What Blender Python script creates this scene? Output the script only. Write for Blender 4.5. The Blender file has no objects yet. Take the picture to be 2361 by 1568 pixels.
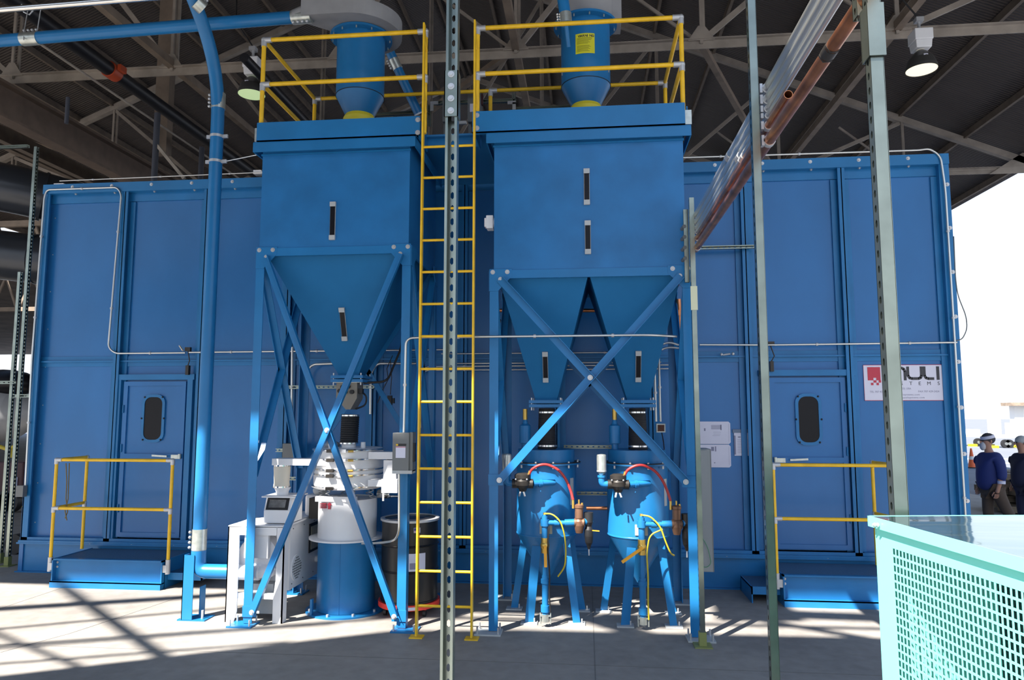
import bpy, math, random
from mathutils import Vector as V, Matrix
random.seed(7)
sc = bpy.context.scene
C = sc.collection
# ---------------------------------------------------------------- camera
CAM = V((0, 0, 2.0))
YAW, PITCH = math.radians(5.843), math.radians(5.830)
FPX, WPX, HPX = 1645.4, 2361, 1568
cd = bpy.data.cameras.new('camera'); cam = bpy.data.objects.new('camera', cd); C.objects.link(cam)
cd.sensor_width = 36; cd.lens = FPX / WPX * 36; cd.clip_start = 0.05; cd.clip_end = 600
cam.location = CAM; cam.rotation_euler = (math.pi / 2 + PITCH, 0, YAW)
sc.camera = cam
# ---------------------------------------------------------------- sky, sun, exposure
SUN = V((0.60, 0.80, -1.20)).normalized()          # direction the sunlight travels
w = bpy.data.worlds.new('sky'); sc.world = w; w.use_nodes = True
nt = w.node_tree; nt.nodes.clear()
wo = nt.nodes.new('ShaderNodeOutputWorld'); bg = nt.nodes.new('ShaderNodeBackground')
tc = nt.nodes.new('ShaderNodeTexCoord'); sx = nt.nodes.new('ShaderNodeSeparateXYZ'); cr = nt.nodes.new('ShaderNodeValToRGB')
cr.color_ramp.elements[0].position = 0.0; cr.color_ramp.elements[0].color = (0.92, 0.97, 1.0, 1)
cr.color_ramp.elements[1].position = 0.8; cr.color_ramp.elements[1].color = (0.36, 0.58, 1.0, 1)
nt.links.new(tc.outputs['Generated'], sx.inputs[0]); nt.links.new(sx.outputs[2], cr.inputs[0])
nt.links.new(cr.outputs[0], bg.inputs[0]); nt.links.new(bg.outputs[0], wo.inputs[0])
bg.inputs[1].default_value = 1.15
sl = bpy.data.lights.new('sun', 'SUN'); so = bpy.data.objects.new('sun', sl); C.objects.link(so)
sl.energy = 15; sl.angle = math.radians(0.6); sl.color = (1.0, 0.94, 0.85)
so.rotation_euler = SUN.to_track_quat('-Z', 'Y').to_euler(); so.location = (-10, -12, 20)
sc.view_settings.view_transform = 'Standard'; sc.view_settings.look = 'None'
sc.view_settings.gamma = 1; sc.view_settings.use_curve_mapping = False
sc.view_settings.exposure = 0.36
# ---------------------------------------------------------------- pixel -> world (photo measured at a known depth)
_f = V((-math.sin(YAW) * math.cos(PITCH), math.cos(YAW) * math.cos(PITCH), math.sin(PITCH)))
_r = V((math.cos(YAW), math.sin(YAW), 0)); _u = _r.cross(_f)
def P(x, y, Y):
    d = _f + _r * ((x - WPX / 2) / FPX) - _u * ((y - HPX / 2) / FPX)
    return CAM + d * (Y / d.y)
# ---------------------------------------------------------------- materials
def mat(name, col, rough=0.5, metal=0.0, var=0.0, scale=4.0, bump=0.0, bscale=30.0, coat=0.0, stretch=None, spec=None):
    m = bpy.data.materials.new(name); m.use_nodes = True
    n = m.node_tree.nodes; l = m.node_tree.links; b = n['Principled BSDF']
    b.inputs['Base Color'].default_value = (*col, 1); b.inputs['Roughness'].default_value = rough; b.inputs['Metallic'].default_value = metal
    if spec is not None: b.inputs['Specular IOR Level'].default_value = spec
    if coat: b.inputs['Coat Weight'].default_value = coat; b.inputs['Coat Roughness'].default_value = 0.15
    co = n.new('ShaderNodeTexCoord'); mp = n.new('ShaderNodeMapping'); l.new(co.outputs['Object'], mp.inputs[0])
    if stretch: mp.inputs['Scale'].default_value = stretch
    if var:
        t = n.new('ShaderNodeTexNoise'); t.inputs['Scale'].default_value = scale; t.inputs['Detail'].default_value = 6
        l.new(mp.outputs[0], t.inputs[0])
        r = n.new('ShaderNodeValToRGB'); l.new(t.outputs[0], r.inputs[0])
        r.color_ramp.elements[0].position = .3; r.color_ramp.elements[1].position = .7
        r.color_ramp.elements[0].color = (*[c * (1 - var) for c in col], 1)
        r.color_ramp.elements[1].color = (*[min(1, c * (1 + var)) for c in col], 1)
        l.new(r.outputs[0], b.inputs['Base Color'])
    if bump:
        t2 = n.new('ShaderNodeTexNoise'); t2.inputs['Scale'].default_value = bscale; l.new(mp.outputs[0], t2.inputs[0])
        bm_ = n.new('ShaderNodeBump'); bm_.inputs['Strength'].default_value = bump; bm_.inputs['Distance'].default_value = 0.01
        l.new(t2.outputs[0], bm_.inputs['Height']); l.new(bm_.outputs[0], b.inputs['Normal'])
    return m
BLUE = (0.014, 0.155, 0.38)
M = {}
M['blue'] = mat('blue enamel paint', BLUE, 0.33, var=0.10, scale=2.5, bump=0.04, bscale=60, spec=.35)
M['wall'] = mat('blue painted sheet steel', (0.018, 0.140, 0.38), 0.27, var=0.10, scale=0.9, bump=1.0, bscale=0.9, stretch=(1.3, 1, .8), spec=.4)
M['cone'] = mat('matt blue cone paint in shade', (0.012, 0.130, 0.31), 0.6, var=0.08, scale=2, spec=.15)  # darker than the other blues: shade of the downward faces put into the colour
M['bin'] = mat('blue paint with touched up patches', (0.016, 0.145, 0.37), 0.36, var=0.14, scale=3.0, bump=0.05, bscale=3, spec=.35)
M['yellow'] = mat('yellow safety paint', (0.78, 0.47, 0.015), 0.42, var=0.12, scale=9)
M['galv'] = mat('galvanised steel', (0.50, 0.53, 0.50), 0.36, 0.75, var=0.15, scale=20)
M['zinc'] = mat('zinc plated strut steel', (0.24, 0.275, 0.245), 0.27, 0.9, var=0.14, scale=8)
M['conduit'] = mat('galvanised conduit', (0.60, 0.61, 0.60), 0.30, 0.85)
M['alu'] = mat('cast aluminium fitting', (0.50, 0.51, 0.53), 0.45, 0.5)
M['bolt'] = mat('bright zinc bolt', (0.52, 0.53, 0.55), 0.35, 0.5)
M['chrome'] = mat('polished steel', (0.75, 0.74, 0.72), 0.18, 1.0, bump=0.05)
M['copper'] = mat('weathered copper', (0.48, 0.19, 0.09), 0.32, 0.9, var=0.4, scale=7)
M['brass'] = mat('brass', (0.60, 0.40, 0.10), 0.35, 0.8)
M['bronze'] = mat('bronze casting', (0.20, 0.105, 0.065), 0.5, 0.5, var=.2)
M['white'] = mat('white enamel', (0.76, 0.76, 0.78), 0.35, var=0.04)
M['cream'] = mat('cream fabric sleeve', (0.66, 0.61, 0.52), 0.85, bump=.2, bscale=12)
M['black'] = mat('black rubber', (0.012, 0.012, 0.014), 0.55, bump=.05)
M['drum'] = mat('black drum enamel', (0.013, 0.012, 0.012), 0.30, var=.2)
M['dark'] = mat('dark tinted mesh glass', (0.007, 0.007, 0.010), 0.35, spec=.2)
M['castiron'] = mat('dark cast iron', (0.030, 0.026, 0.023), 0.45, 0.3)
M['red'] = mat('red plastic', (0.75, 0.05, 0.03), 0.4)
M['redhose'] = mat('red rubber hose', (0.42, 0.03, 0.03), 0.4)
M['yhose'] = mat('yellow hose', (0.55, 0.42, 0.02), 0.45)
M['orange'] = mat('orange lever', (0.85, 0.38, 0.02), 0.45)
M['grey'] = mat('grey enamel box', (0.13, 0.14, 0.145), 0.42, var=.05)
M['midgrey'] = mat('grey enclosure enamel', (0.22, 0.24, 0.25), 0.45)
M['ltgrey'] = mat('light grey enamel', (0.40, 0.42, 0.43), 0.45, var=.05)
M['paper'] = mat('paper', (0.62, 0.62, 0.74), 0.7, var=.04)
M['ink'] = mat('grey print', (0.22, 0.22, 0.32), 0.7)
M['signink'] = mat('charcoal lettering', (0.03, 0.03, 0.04), 0.5)
M['signred'] = mat('red print', (0.48, 0.03, 0.06), 0.5)
M['stone'] = mat('cast aluminium scroll housing', (0.30, 0.30, 0.31), 0.6, 0.2, var=.12)
M['steelbrown'] = mat('tan primed truss steel', (0.24, 0.185, 0.14), 0.7, var=0.25, scale=3)
M['truss'] = mat('grey truss steel', (0.33, 0.285, 0.24), 0.6, var=0.22, scale=3)
M['purlin'] = mat('brown purlin', (0.16, 0.125, 0.095), 0.75, var=0.2)
M['blackpipe'] = mat('black steel pipe', (0.012, 0.012, 0.016), 0.45, 0.2)
M['duct'] = mat('dark sheet duct', (0.035, 0.04, 0.05), 0.28, 0.3, bump=.15, bscale=6)
M['teal'] = mat('seafoam green enamel', (0.19, 0.69, 0.60), 0.35)
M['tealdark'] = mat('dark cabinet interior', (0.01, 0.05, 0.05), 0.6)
M['topmirror'] = mat('polished dark cabinet top', (0.20, 0.32, 0.33), 0.06, 0.85, bump=.25, bscale=2.0, stretch=(1, 3, 1))
M['asphalt'] = mat('asphalt', (0.13, 0.14, 0.165), 0.85, var=.12, scale=1)
M['line'] = mat('white road paint', (0.8, 0.8, 0.8), 0.7)
M['grate'] = mat('blue checker tread', (0.05, 0.12, 0.22), 0.6, bump=.5, bscale=60)
M['wood'] = mat('weathered lumber', (0.16, 0.12, 0.08), 0.8, var=.3, stretch=(1, 12, 12))
M['skin'] = mat('skin', (0.42, 0.22, 0.15), 0.55)
M['shirt'] = mat('blue cotton shirt', (0.02, 0.035, 0.16), 0.85, bump=.2, bscale=20)
M['navy'] = mat('navy jacket', (0.012, 0.016, 0.05), 0.85)
M['khaki'] = mat('brown trousers', (0.085, 0.06, 0.045), 0.9, bump=.2, bscale=20)
M['hair'] = mat('dark grey hair', (0.05, 0.045, 0.05), 0.8)
M['beard'] = mat('grey beard', (0.55, 0.55, 0.58), 0.9)
M['plane'] = mat('grey aircraft skin', (0.34, 0.35, 0.37), 0.35)
M['maroon'] = mat('dark maroon paint', (0.05, 0.008, 0.015), 0.5)
M['facade'] = mat('pale stucco', (0.80, 0.78, 0.74), 0.9)
M['plate'] = mat('cream data plate', (0.42, 0.39, 0.30), 0.5, var=.1, scale=20)
M['warn'] = mat('yellow warning label', (0.62, 0.60, 0.02), 0.5)
M['warnink'] = mat('olive small print', (0.25, 0.25, 0.015), 0.6)
M['lampglow'] = bpy.data.materials.new('lamp reflector glow')
M['plastic'] = mat('clear wrinkled film', (0.35, 0.36, 0.38), 0.15, bump=.6, bscale=25)
def emis(name, col, s):
    m = bpy.data.materials.new(name); m.use_nodes = True; b = m.node_tree.nodes['Principled BSDF']
    b.inputs['Base Color'].default_value = (.5, .5, .45, 1)
    b.inputs['Emission Color'].default_value = (*col, 1); b.inputs['Emission Strength'].default_value = s
    return m
M['glowgreen'] = emis('lamp lens glowing green white', (0.55, 0.75, 0.35), 0.55)
M['glowwarm'] = emis('lamp lens glowing warm white', (0.9, 0.82, 0.62), 0.9)
# concrete floor: blotches, fine grain
def concrete():
    m = bpy.data.materials.new('concrete slab'); m.use_nodes = True
    n = m.node_tree.nodes; l = m.node_tree.links; b = n['Principled BSDF']; b.inputs['Roughness'].default_value = .72
    co = n.new('ShaderNodeTexCoord')
    a = n.new('ShaderNodeTexNoise'); a.inputs['Scale'].default_value = .55; a.inputs['Detail'].default_value = 8; a.inputs['Roughness'].default_value = .65
    c = n.new('ShaderNodeTexNoise'); c.inputs['Scale'].default_value = 9; c.inputs['Detail'].default_value = 5
    l.new(co.outputs['Object'], a.inputs[0]); l.new(co.outputs['Object'], c.inputs[0])
    mx = n.new('ShaderNodeMix'); mx.inputs[0].default_value = .35; l.new(a.outputs[0], mx.inputs[2]); l.new(c.outputs[0], mx.inputs[3])
    r = n.new('ShaderNodeValToRGB'); l.new(mx.outputs[0], r.inputs[0])
    r.color_ramp.elements[0].position = .36; r.color_ramp.elements[0].color = (.200, .185, .172, 1)
    r.color_ramp.elements[1].position = .66; r.color_ramp.elements[1].color = (.310, .288, .265, 1)
    l.new(r.outputs[0], b.inputs['Base Color'])
    bp = n.new('ShaderNodeBump'); bp.inputs['Strength'].default_value = .12; bp.inputs['Distance'].default_value = .01
    l.new(c.outputs[0], bp.inputs['Height']); l.new(bp.outputs[0], b.inputs['Normal'])
    return m
M['concrete'] = concrete()
def corrugated():
    m = bpy.data.materials.new('dark corrugated roofing'); m.use_nodes = True
    n = m.node_tree.nodes; l = m.node_tree.links; b = n['Principled BSDF']; b.inputs['Roughness'].default_value = .6
    co = n.new('ShaderNodeTexCoord'); wv = n.new('ShaderNodeTexWave'); wv.bands_direction = 'Y'
    wv.inputs['Scale'].default_value = 4.0; wv.inputs['Distortion'].default_value = .2
    l.new(co.outputs['Object'], wv.inputs[0])
    ns = n.new('ShaderNodeTexNoise'); ns.inputs['Scale'].default_value = .8; l.new(co.outputs['Object'], ns.inputs[0])
    mx = n.new('ShaderNodeMix'); mx.inputs[0].default_value = .4; l.new(wv.outputs[1], mx.inputs[2]); l.new(ns.outputs[0], mx.inputs[3])
    r = n.new('ShaderNodeValToRGB'); l.new(mx.outputs[0], r.inputs[0])
    r.color_ramp.elements[0].color = (.050, .040, .034, 1); r.color_ramp.elements[1].color = (.115, .090, .076, 1)
    l.new(r.outputs[0], b.inputs['Base Color'])
    bp = n.new('ShaderNodeBump'); bp.inputs['Strength'].default_value = .7; bp.inputs['Distance'].default_value = .03
    l.new(wv.outputs[1], bp.inputs['Height']); l.new(bp.outputs[0], b.inputs['Normal'])
    return m
M['roof'] = corrugated()
M['jointfill'] = mat('joint filler', (.15, .14, .13), .8)
# ---------------------------------------------------------------- mesh builder
WL = {}
def basis(d, hint=None):
    d = d.normalized()
    h = V(hint) if hint is not None else (V((0, 0, 1)) if abs(d.z) < .9 else V((0, 1, 0)))
    a = d.cross(h)
    if a.length < 1e-6: a = d.cross(V((1, 0, 0)))
    a.normalize(); return a, a.cross(d).normalized()
class MB:
    def __init__(s): s.v = []; s.f = []; s.sm = []; s.c = []
    def cut(s): s.c.append((len(s.v), len(s.f))); return s
    def add(s, vs, fs, smooth=False):
        o = len(s.v); s.v += [V(p) for p in vs]; s.f += [tuple(i + o for i in f) for f in fs]; s.sm += [smooth] * len(fs); return s
    def box(s, x0, x1, y0, y1, z0, z1):
        return s.add([(x0, y0, z0), (x1, y0, z0), (x1, y1, z0), (x0, y1, z0), (x0, y0, z1), (x1, y0, z1), (x1, y1, z1), (x0, y1, z1)],
                     [(3, 2, 1, 0), (4, 5, 6, 7), (0, 1, 5, 4), (1, 2, 6, 5), (2, 3, 7, 6), (3, 0, 4, 7)])
    def bar(s, a, b, w, h, hint=None, off=(0, 0)):
        a, b = V(a), V(b); x, y = basis(b - a, hint)
        q = [(-w / 2, -h / 2), (w / 2, -h / 2), (w / 2, h / 2), (-w / 2, h / 2)]
        vs = [p + x * (u + off[0]) + y * (t + off[1]) for p in (a, b) for u, t in q]
        return s.add(vs, [(3, 2, 1, 0), (4, 5, 6, 7), (0, 1, 5, 4), (1, 2, 6, 5), (2, 3, 7, 6), (3, 0, 4, 7)])
    def angle(s, a, b, w, t, hint=None, sx=1, sy=1):     # L section
        s.bar(a, b, w, t, hint, (sx * w / 2, 0)); return s.bar(a, b, t, w, hint, (0, sy * w / 2))
    def cyl(s, a, b, r, r2=None, n=16, caps=True):
        a, b = V(a), V(b); r2 = r if r2 is None else r2; x, y = basis(b - a)
        ra = [a + (x * math.cos(2 * math.pi * i / n) + y * math.sin(2 * math.pi * i / n)) * r for i in range(n)]
        rb = [b + (x * math.cos(2 * math.pi * i / n) + y * math.sin(2 * math.pi * i / n)) * r2 for i in range(n)]
        s.add(ra + rb, [(i, (i + 1) % n, n + (i + 1) % n, n + i) for i in range(n)], True)
        if caps:
            if r > 1e-5: s.add(ra, [tuple(range(n - 1, -1, -1))])
            if r2 > 1e-5: s.add(rb, [tuple(range(n))])
        return s
    def tube(s, pts, r, n=10, fil=0.0, caps=True, seg=6):
        pts = [V(p) for p in pts]
        if fil:
            q = [pts[0]]
            for i in range(1, len(pts) - 1):
                p = pts[i]; a = (pts[i - 1] - p); b = (pts[i + 1] - p); d = min(fil, a.length * .49, b.length * .49)
                A = p + a.normalized() * d; B = p + b.normalized() * d
                for k in range(seg + 1):
                    t = k / seg; q.append(A * (1 - t) ** 2 + p * 2 * t * (1 - t) + B * t * t)
            q.append(pts[-1]); pts = q
        rings = []; x, y = basis(pts[1] - pts[0])
        for i, p in enumerate(pts):
            d = (pts[min(i + 1, len(pts) - 1)] - pts[max(i - 1, 0)]).normalized()
            x = (x - d * x.dot(d)).normalized(); y = d.cross(x)
            rr = r[i] if isinstance(r, (list, tuple)) else r
            rings += [p + (x * math.cos(2 * math.pi * k / n) + y * math.sin(2 * math.pi * k / n)) * rr for k in range(n)]
        m = len(pts)
        s.add(rings, [(i * n + k, i * n + (k + 1) % n, (i + 1) * n + (k + 1) % n, (i + 1) * n + k) for i in range(m - 1) for k in range(n)], True)
        if caps: s.add(rings[:n], [tuple(range(n - 1, -1, -1))]); s.add(rings[-n:], [tuple(range(n))])
        return s
    def lathe(s, c, prof, n=32, ax=(0, 0, 1), smooth=True, caps=True):
        c = V(c); ax = V(ax).normalized(); x, y = basis(ax)
        for (r0, z0), (r1, z1) in zip(prof, prof[1:]):
            A = [c + ax * z0 + (x * math.cos(2 * math.pi * i / n) + y * math.sin(2 * math.pi * i / n)) * r0 for i in range(n)]
            B = [c + ax * z1 + (x * math.cos(2 * math.pi * i / n) + y * math.sin(2 * math.pi * i / n)) * r1 for i in range(n)]
            s.add(A + B, [(i, (i + 1) % n, n + (i + 1) % n, n + i) for i in range(n)], smooth)
        if caps:
            for (r, z), fl in ((prof[0], True), (prof[-1], False)):
                if r > 1e-5:
                    A = [c + ax * z + (x * math.cos(2 * math.pi * i / n) + y * math.sin(2 * math.pi * i / n)) * r for i in range(n)]
                    s.add(A, [tuple(range(n - 1, -1, -1)) if fl else tuple(range(n))])
        return s
    def prism(s, poly, ext):
        e = V(ext); n = len(poly); p = [V(q) for q in poly]
        return s.add(p + [q + e for q in p], [tuple(range(n - 1, -1, -1)), tuple(range(n, 2 * n))] + [(i, (i + 1) % n, n + (i + 1) % n, n + i) for i in range(n)])
    def ball(s, c, r, n=12, sc=(1, 1, 1)):
        m = n // 2; c = V(c)
        vs = [c + V((r * sc[0] * math.sin(math.pi * j / m) * math.cos(2 * math.pi * i / n), r * sc[1] * math.sin(math.pi * j / m) * math.sin(2 * math.pi * i / n), r * sc[2] * math.cos(math.pi * j / m))) for j in range(m + 1) for i in range(n)]
        return s.add(vs, [(j * n + i, j * n + (i + 1) % n, (j + 1) * n + (i + 1) % n, (j + 1) * n + i) for j in range(m) for i in range(n)], True)
    def frustum(s, r0, z0, r1, z1):      # r = (x0,x1,y0,y1)
        f = lambda r, z: [(r[0], r[2], z), (r[1], r[2], z), (r[1], r[3], z), (r[0], r[3], z)]
        return s.add(f(r0, z0) + f(r1, z1), [(3, 2, 1, 0), (4, 5, 6, 7), (0, 1, 5, 4), (1, 2, 6, 5), (2, 3, 7, 6), (3, 0, 4, 7)])
    def hexbolt(s, c, d, r=0.011, h=0.010):
        s.cut(); c = V(c); d = V(d).normalized(); s.cyl(c, c + d * .003, r * 1.7, n=12); return s.cyl(c + d * .003, c + d * (h + .003), r, n=6)
    def build(s, name, m, parent=None, bevel=0, **kw):
        if parent is not None: L = WL[parent.name]
        else:
            xs = [p.x for p in s.v]; ys = [p.y for p in s.v]
            L = V(((min(xs) + max(xs)) / 2, (min(ys) + max(ys)) / 2, min(p.z for p in s.v)))
        me = bpy.data.meshes.new(name); me.from_pydata([tuple(p - L) for p in s.v], [], s.f)
        me.polygons.foreach_set('use_smooth', s.sm); me.materials.append(m if not isinstance(m, str) else M[m]); me.update()
        o = bpy.data.objects.new(name, me); C.objects.link(o); WL[o.name] = L
        if parent is not None: o.parent = parent
        else: o.location = L
        if bevel:
            b = o.modifiers.new('bevel', 'BEVEL'); b.width = bevel; b.segments = 2; b.limit_method = 'ANGLE'
        for k, v in kw.items(): o[k] = v
        return o
def each(mb, name, m, parent, **kw):          # one part per piece (pieces start at mb.cut())
    cs = [c for i, c in enumerate(mb.c) if i == 0 or c != mb.c[i - 1]] + [(len(mb.v), len(mb.f))]; o = None
    for (v0, f0), (v1, f1) in zip(cs, cs[1:]):
        if v1 == v0: continue
        q = MB(); q.v = mb.v[v0:v1]; q.f = [tuple(i - v0 for i in f) for f in mb.f[f0:f1]]; q.sm = mb.sm[f0:f1]
        o = q.build(name, m, parent, **kw)
    return o
def thing(name, label, cat, loc, group=None):
    o = bpy.data.objects.new(name, None); C.objects.link(o); o.location = loc; WL[o.name] = V(loc)
    o.empty_display_size = .1; o['label'] = label; o['category'] = cat
    if group: o['group'] = group
    return o
def tag(o, label, cat, group=None, kind=None):
    o['label'] = label; o['category'] = cat
    if group: o['group'] = group
    if kind: o['kind'] = kind
    return o
def struct(name, mb, m): return mb.build(name, m, kind='structure')
def text(s, size, loc, m, parent, rot=(math.pi / 2, 0, 0), name='lettering', depth=.0006, align='LEFT', sx=1.0, sp=1.0, bold=0):
    cu = bpy.data.curves.new(name, 'FONT'); cu.body = s; cu.size = size; cu.extrude = depth; cu.align_x = align; cu.space_character = sp; cu.offset = bold
    cu.resolution_u = 3
    t = bpy.data.objects.new('tmp', cu); C.objects.link(t)
    dg = bpy.context.evaluated_depsgraph_get(); dg.update()
    me = bpy.data.meshes.new_from_object(t.evaluated_get(dg)); bpy.data.objects.remove(t)
    L = WL[parent.name]; me.transform(Matrix.Translation(V(loc) - L) @ Matrix.Diagonal((1, 1, 1, 1)) @ __import__('mathutils').Euler(rot).to_matrix().to_4x4() @ Matrix.Diagonal((sx, 1, 1, 1)))
    me.materials.clear(); me.materials.append(M[m]); o = bpy.data.objects.new(name, me); C.objects.link(o); o.parent = parent; WL[o.name] = L
    return o
# strut channel with slotted web; web faces 'back' direction, open side faces 'front'
def strut(mb, a, b, front, w=.041, d=.041, slots=True, t=.0026, pitch=.0508, sl=.014, sh=.029):
    a, b = V(a), V(b); ln = (b - a).length; z = (b - a).normalized(); f = V(front).normalized(); f = (f - z * f.dot(z)).normalized(); x = z.cross(f)
    for sg in (-1, 1):
        mb.bar(a + x * sg * (w / 2 - t / 2), b + x * sg * (w / 2 - t / 2), d, t, hint=x)            # flange
        mb.bar(a + x * sg * (w / 2 - .0048) + f * (d / 2), b + x * sg * (w / 2 - .0048) + f * (d / 2), t, .0096, hint=x)  # lip
    W = a - f * (d / 2)
    if not slots: return mb.bar(W, W + z * ln, t, w, hint=x)
    n = max(1, int(ln / pitch)); ph = ln / n
    for off in (0, t):
        vs = []; fs = []
        for i in range(n):
            cz = (i + .5) * ph; o = len(vs)
            outer = [(-w / 2, -ph / 2), (0, -ph / 2), (w / 2, -ph / 2), (w / 2, 0), (w / 2, ph / 2), (0, ph / 2), (-w / 2, ph / 2), (-w / 2, 0)]
            inner = [(-sl / 2, -sh / 2 + sl / 2), (0, -sh / 2), (sl / 2, -sh / 2 + sl / 2), (sl / 2, 0), (sl / 2, sh / 2 - sl / 2), (0, sh / 2), (-sl / 2, sh / 2 - sl / 2), (-sl / 2, 0)]
            for u, q in outer + inner: vs.append(W + x * u + z * (cz + q) + f * off)
            fs += [(o + k, o + (k + 1) % 8, o + 8 + (k + 1) % 8, o + 8 + k) for k in range(8)]
        mb.add(vs, fs)
    return mb
# ================================================================ SETTING
Z = 0.0
struct('floor', MB().box(-22, 9.5, -2, 60, -.15, 0), 'concrete')
struct('ground', MB().box(-160, 160, -60, 260, -.35, -.16), 'asphalt')
struct('ground', MB().box(9.5, 60, -20, 120, -.15, -.004).box(-60, -22, -20, 120, -.15, -.004).box(-22, 9.5, -30, -2, -.15, -.004), 'asphalt')
jm = MB()
for x in (.055, -6.0, 6.1): jm.box(x - .003, x + .003, -2, 60, 0, .0015)
for y in (5.95, 12.0, 18.0): jm.box(-22, 9.5, y - .003, y + .003, 0, .0015)
struct('trim_1', jm, 'jointfill')
# fine crack across the sunlit slab
ck = MB(); cp = [P(x, y, 2 * 1645.4 / (y - 952)) for x, y in ((0, 1524), (160, 1475), (300, 1425), (430, 1378))]
for a, b in zip(cp, cp[1:]):
    a = V((a.x, a.y, .0008)); b = V((b.x, b.y, .0008)); ck.bar(a, b, .006, .001)
tag(ck.build('floor_crack', mat('dark crack', (.10, .095, .09), .9)), 'thin hairline crack running diagonally across the sunlit concrete at lower left', 'crack')
# roof
XR, XE, XL, ZB, SL = -4.15, 11.35, -19.6, 8.0, .42
ZR = ZB + .25 + SL * (XE - XR)
def roofz(x): return ZR - SL * abs(x - XR)
Y0R, Y1R = 2.75, 58
rf = MB()
for xa, xb in ((XR, XE), (XL, XR)):
    za, zb = roofz(xa), roofz(xb)
    rf.add([(xa, Y0R, za), (xb, Y0R, zb), (xb, Y1R, zb), (xa, Y1R, za), (xa, Y0R, za + .08), (xb, Y0R, zb + .08), (xb, Y1R, zb + .08), (xa, Y1R, za + .08)],
           [(0, 1, 2, 3), (7, 6, 5, 4), (0, 4, 5, 1), (1, 5, 6, 2), (2, 6, 7, 3), (3, 7, 4, 0)])
struct('ceiling', rf, 'roof')
struct('ceiling', MB().box(-70, XL - .3, 9, 60, 7.3, 7.4), mat('tan side bay roofing', (.20, .15, .11), .8, var=.3, scale=1))
# gable sheet added out of view; lower edge set to cut off the sun
g = MB(); g.prism([(XL, Y0R, 7.88), (XE, Y0R, 7.88), (XE, Y0R, roofz(XE)), (XR, Y0R, ZR), (XL, Y0R, roofz(XL))], (0, .06, 0))
struct('gable_sun_blocker', g, 'roof')
TY = [4.6, 11.4, 18.4, 25.4, 32.4, 39.4, 46.4, 53.4]
ord_ = ['nearest the camera, over the booth front', 'over the hoppers and guard rails', 'behind the blue booth, ending at the right eave', 'third line beyond the booth', 'fourth line beyond the booth', 'fifth line toward the far end', 'sixth line toward the far end', 'last one at the far end']
for ti, ty in enumerate(TY):
    t = thing('roof_truss', 'tan riveted steel roof truss ' + ord_[ti], 'roof truss', (XR, ty, ZB))
    b = MB(); b.bar((XL, ty, ZB), (XE - .15, ty, ZB), .02, .14, (0, 0, 1)); b.bar((XL, ty, ZB + .075), (XE - .15, ty, ZB + .075), .16, .018, (0, 0, 1)); b.build('bottom_chord', 'truss', t)
    for e, nm in ((XE - .1, 'right'), (XL + .1, 'left')):
        c = MB(); c.bar((XR, ty, ZR - .22), (e, ty, roofz(e) - .22), .16, .14, (0, 1, 0)); c.build('top_chord', 'truss', t)
    pts = [XR + 3.05 * k for k in range(-5, 5)] + [XE - .15]
    for k, x in enumerate(pts[:-1]):
        top = roofz(x) - .25
        v = MB(); v.bar((x, ty - .04, ZB), (x, ty - .04, top), .05, .03, (0, 1, 0)); v.bar((x + .05, ty + .04, ZB), (x + .05, ty + .04, top), .05, .03, (0, 1, 0)); v.build('vertical_member', 'truss', t)
        nx = x + 3.05 if x > XR - .1 else x - 3.05
        if XL < nx < XE:
            d = MB(); d.bar((x, ty, ZB + .05), (nx, ty, roofz(nx) - .3), .09, .05, (0, 1, 0)); d.build('diagonal_member', 'truss', t)
        if x > 0 or (-2 < x < 0):
            d = MB(); d.bar((x, ty + .05, ZB + .05), (x - 1.5, ty + .05, ZB + 1.3), .05, .03, (0, 1, 0)); d.build('diagonal_member', 'truss', t)
        gp = MB(); gp.prism([(x - .22, ty - .06, ZB + .05), (x + .22, ty - .06, ZB + .05), (x + .12, ty - .06, ZB + .2), (x + .05, ty - .06, ZB + .3), (x - .05, ty - .06, ZB + .3), (x - .12, ty - .06, ZB + .2)], (0, .012, 0)); gp.build('gusset_plate', 'truss', t)
    gp = MB(); gp.prism([(XE - 1.3, ty - .07, ZB - .1), (XE - .1, ty - .07, ZB - .1), (XE - .1, ty - .07, ZB + .3), (XE - .5, ty - .07, ZB + .42)], (0, .012, 0)); gp.build('gusset_plate', 'truss', t)
first = None
def purl(x, w=.07, h=.16):
    z = roofz(x) - .10
    global first
    if first is None:
        first = MB().box(-.035, .035, Y0R, Y1R, -.08, .08).build('roof_purlin', 'purlin'); first.location = (x, (Y0R + Y1R) / 2, z - .08)
        tag(first, 'brown steel purlin running front to back under the dark roof sheets', 'purlin', 'purlins under the roof'); return first
    o = first.copy(); C.objects.link(o); o.location = (x, (Y0R + Y1R) / 2, z - .08); return o
OR = 'first second third fourth fifth sixth seventh eighth ninth tenth eleventh twelfth thirteenth fourteenth fifteenth sixteenth'.split()
x = XE - .3; k = 0
while x > XR: purl(x)['label'] = 'brown purlin under the dark right roof slope, ' + OR[k] + ' inward from the right eave'; x -= 1.52; k += 1
x = XR - .2; k = 0
while x > XL: purl(x)['label'] = 'brown purlin under the dark left roof slope, ' + OR[k] + ' outward from the ridge'; x -= 1.0; k += 1
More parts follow.
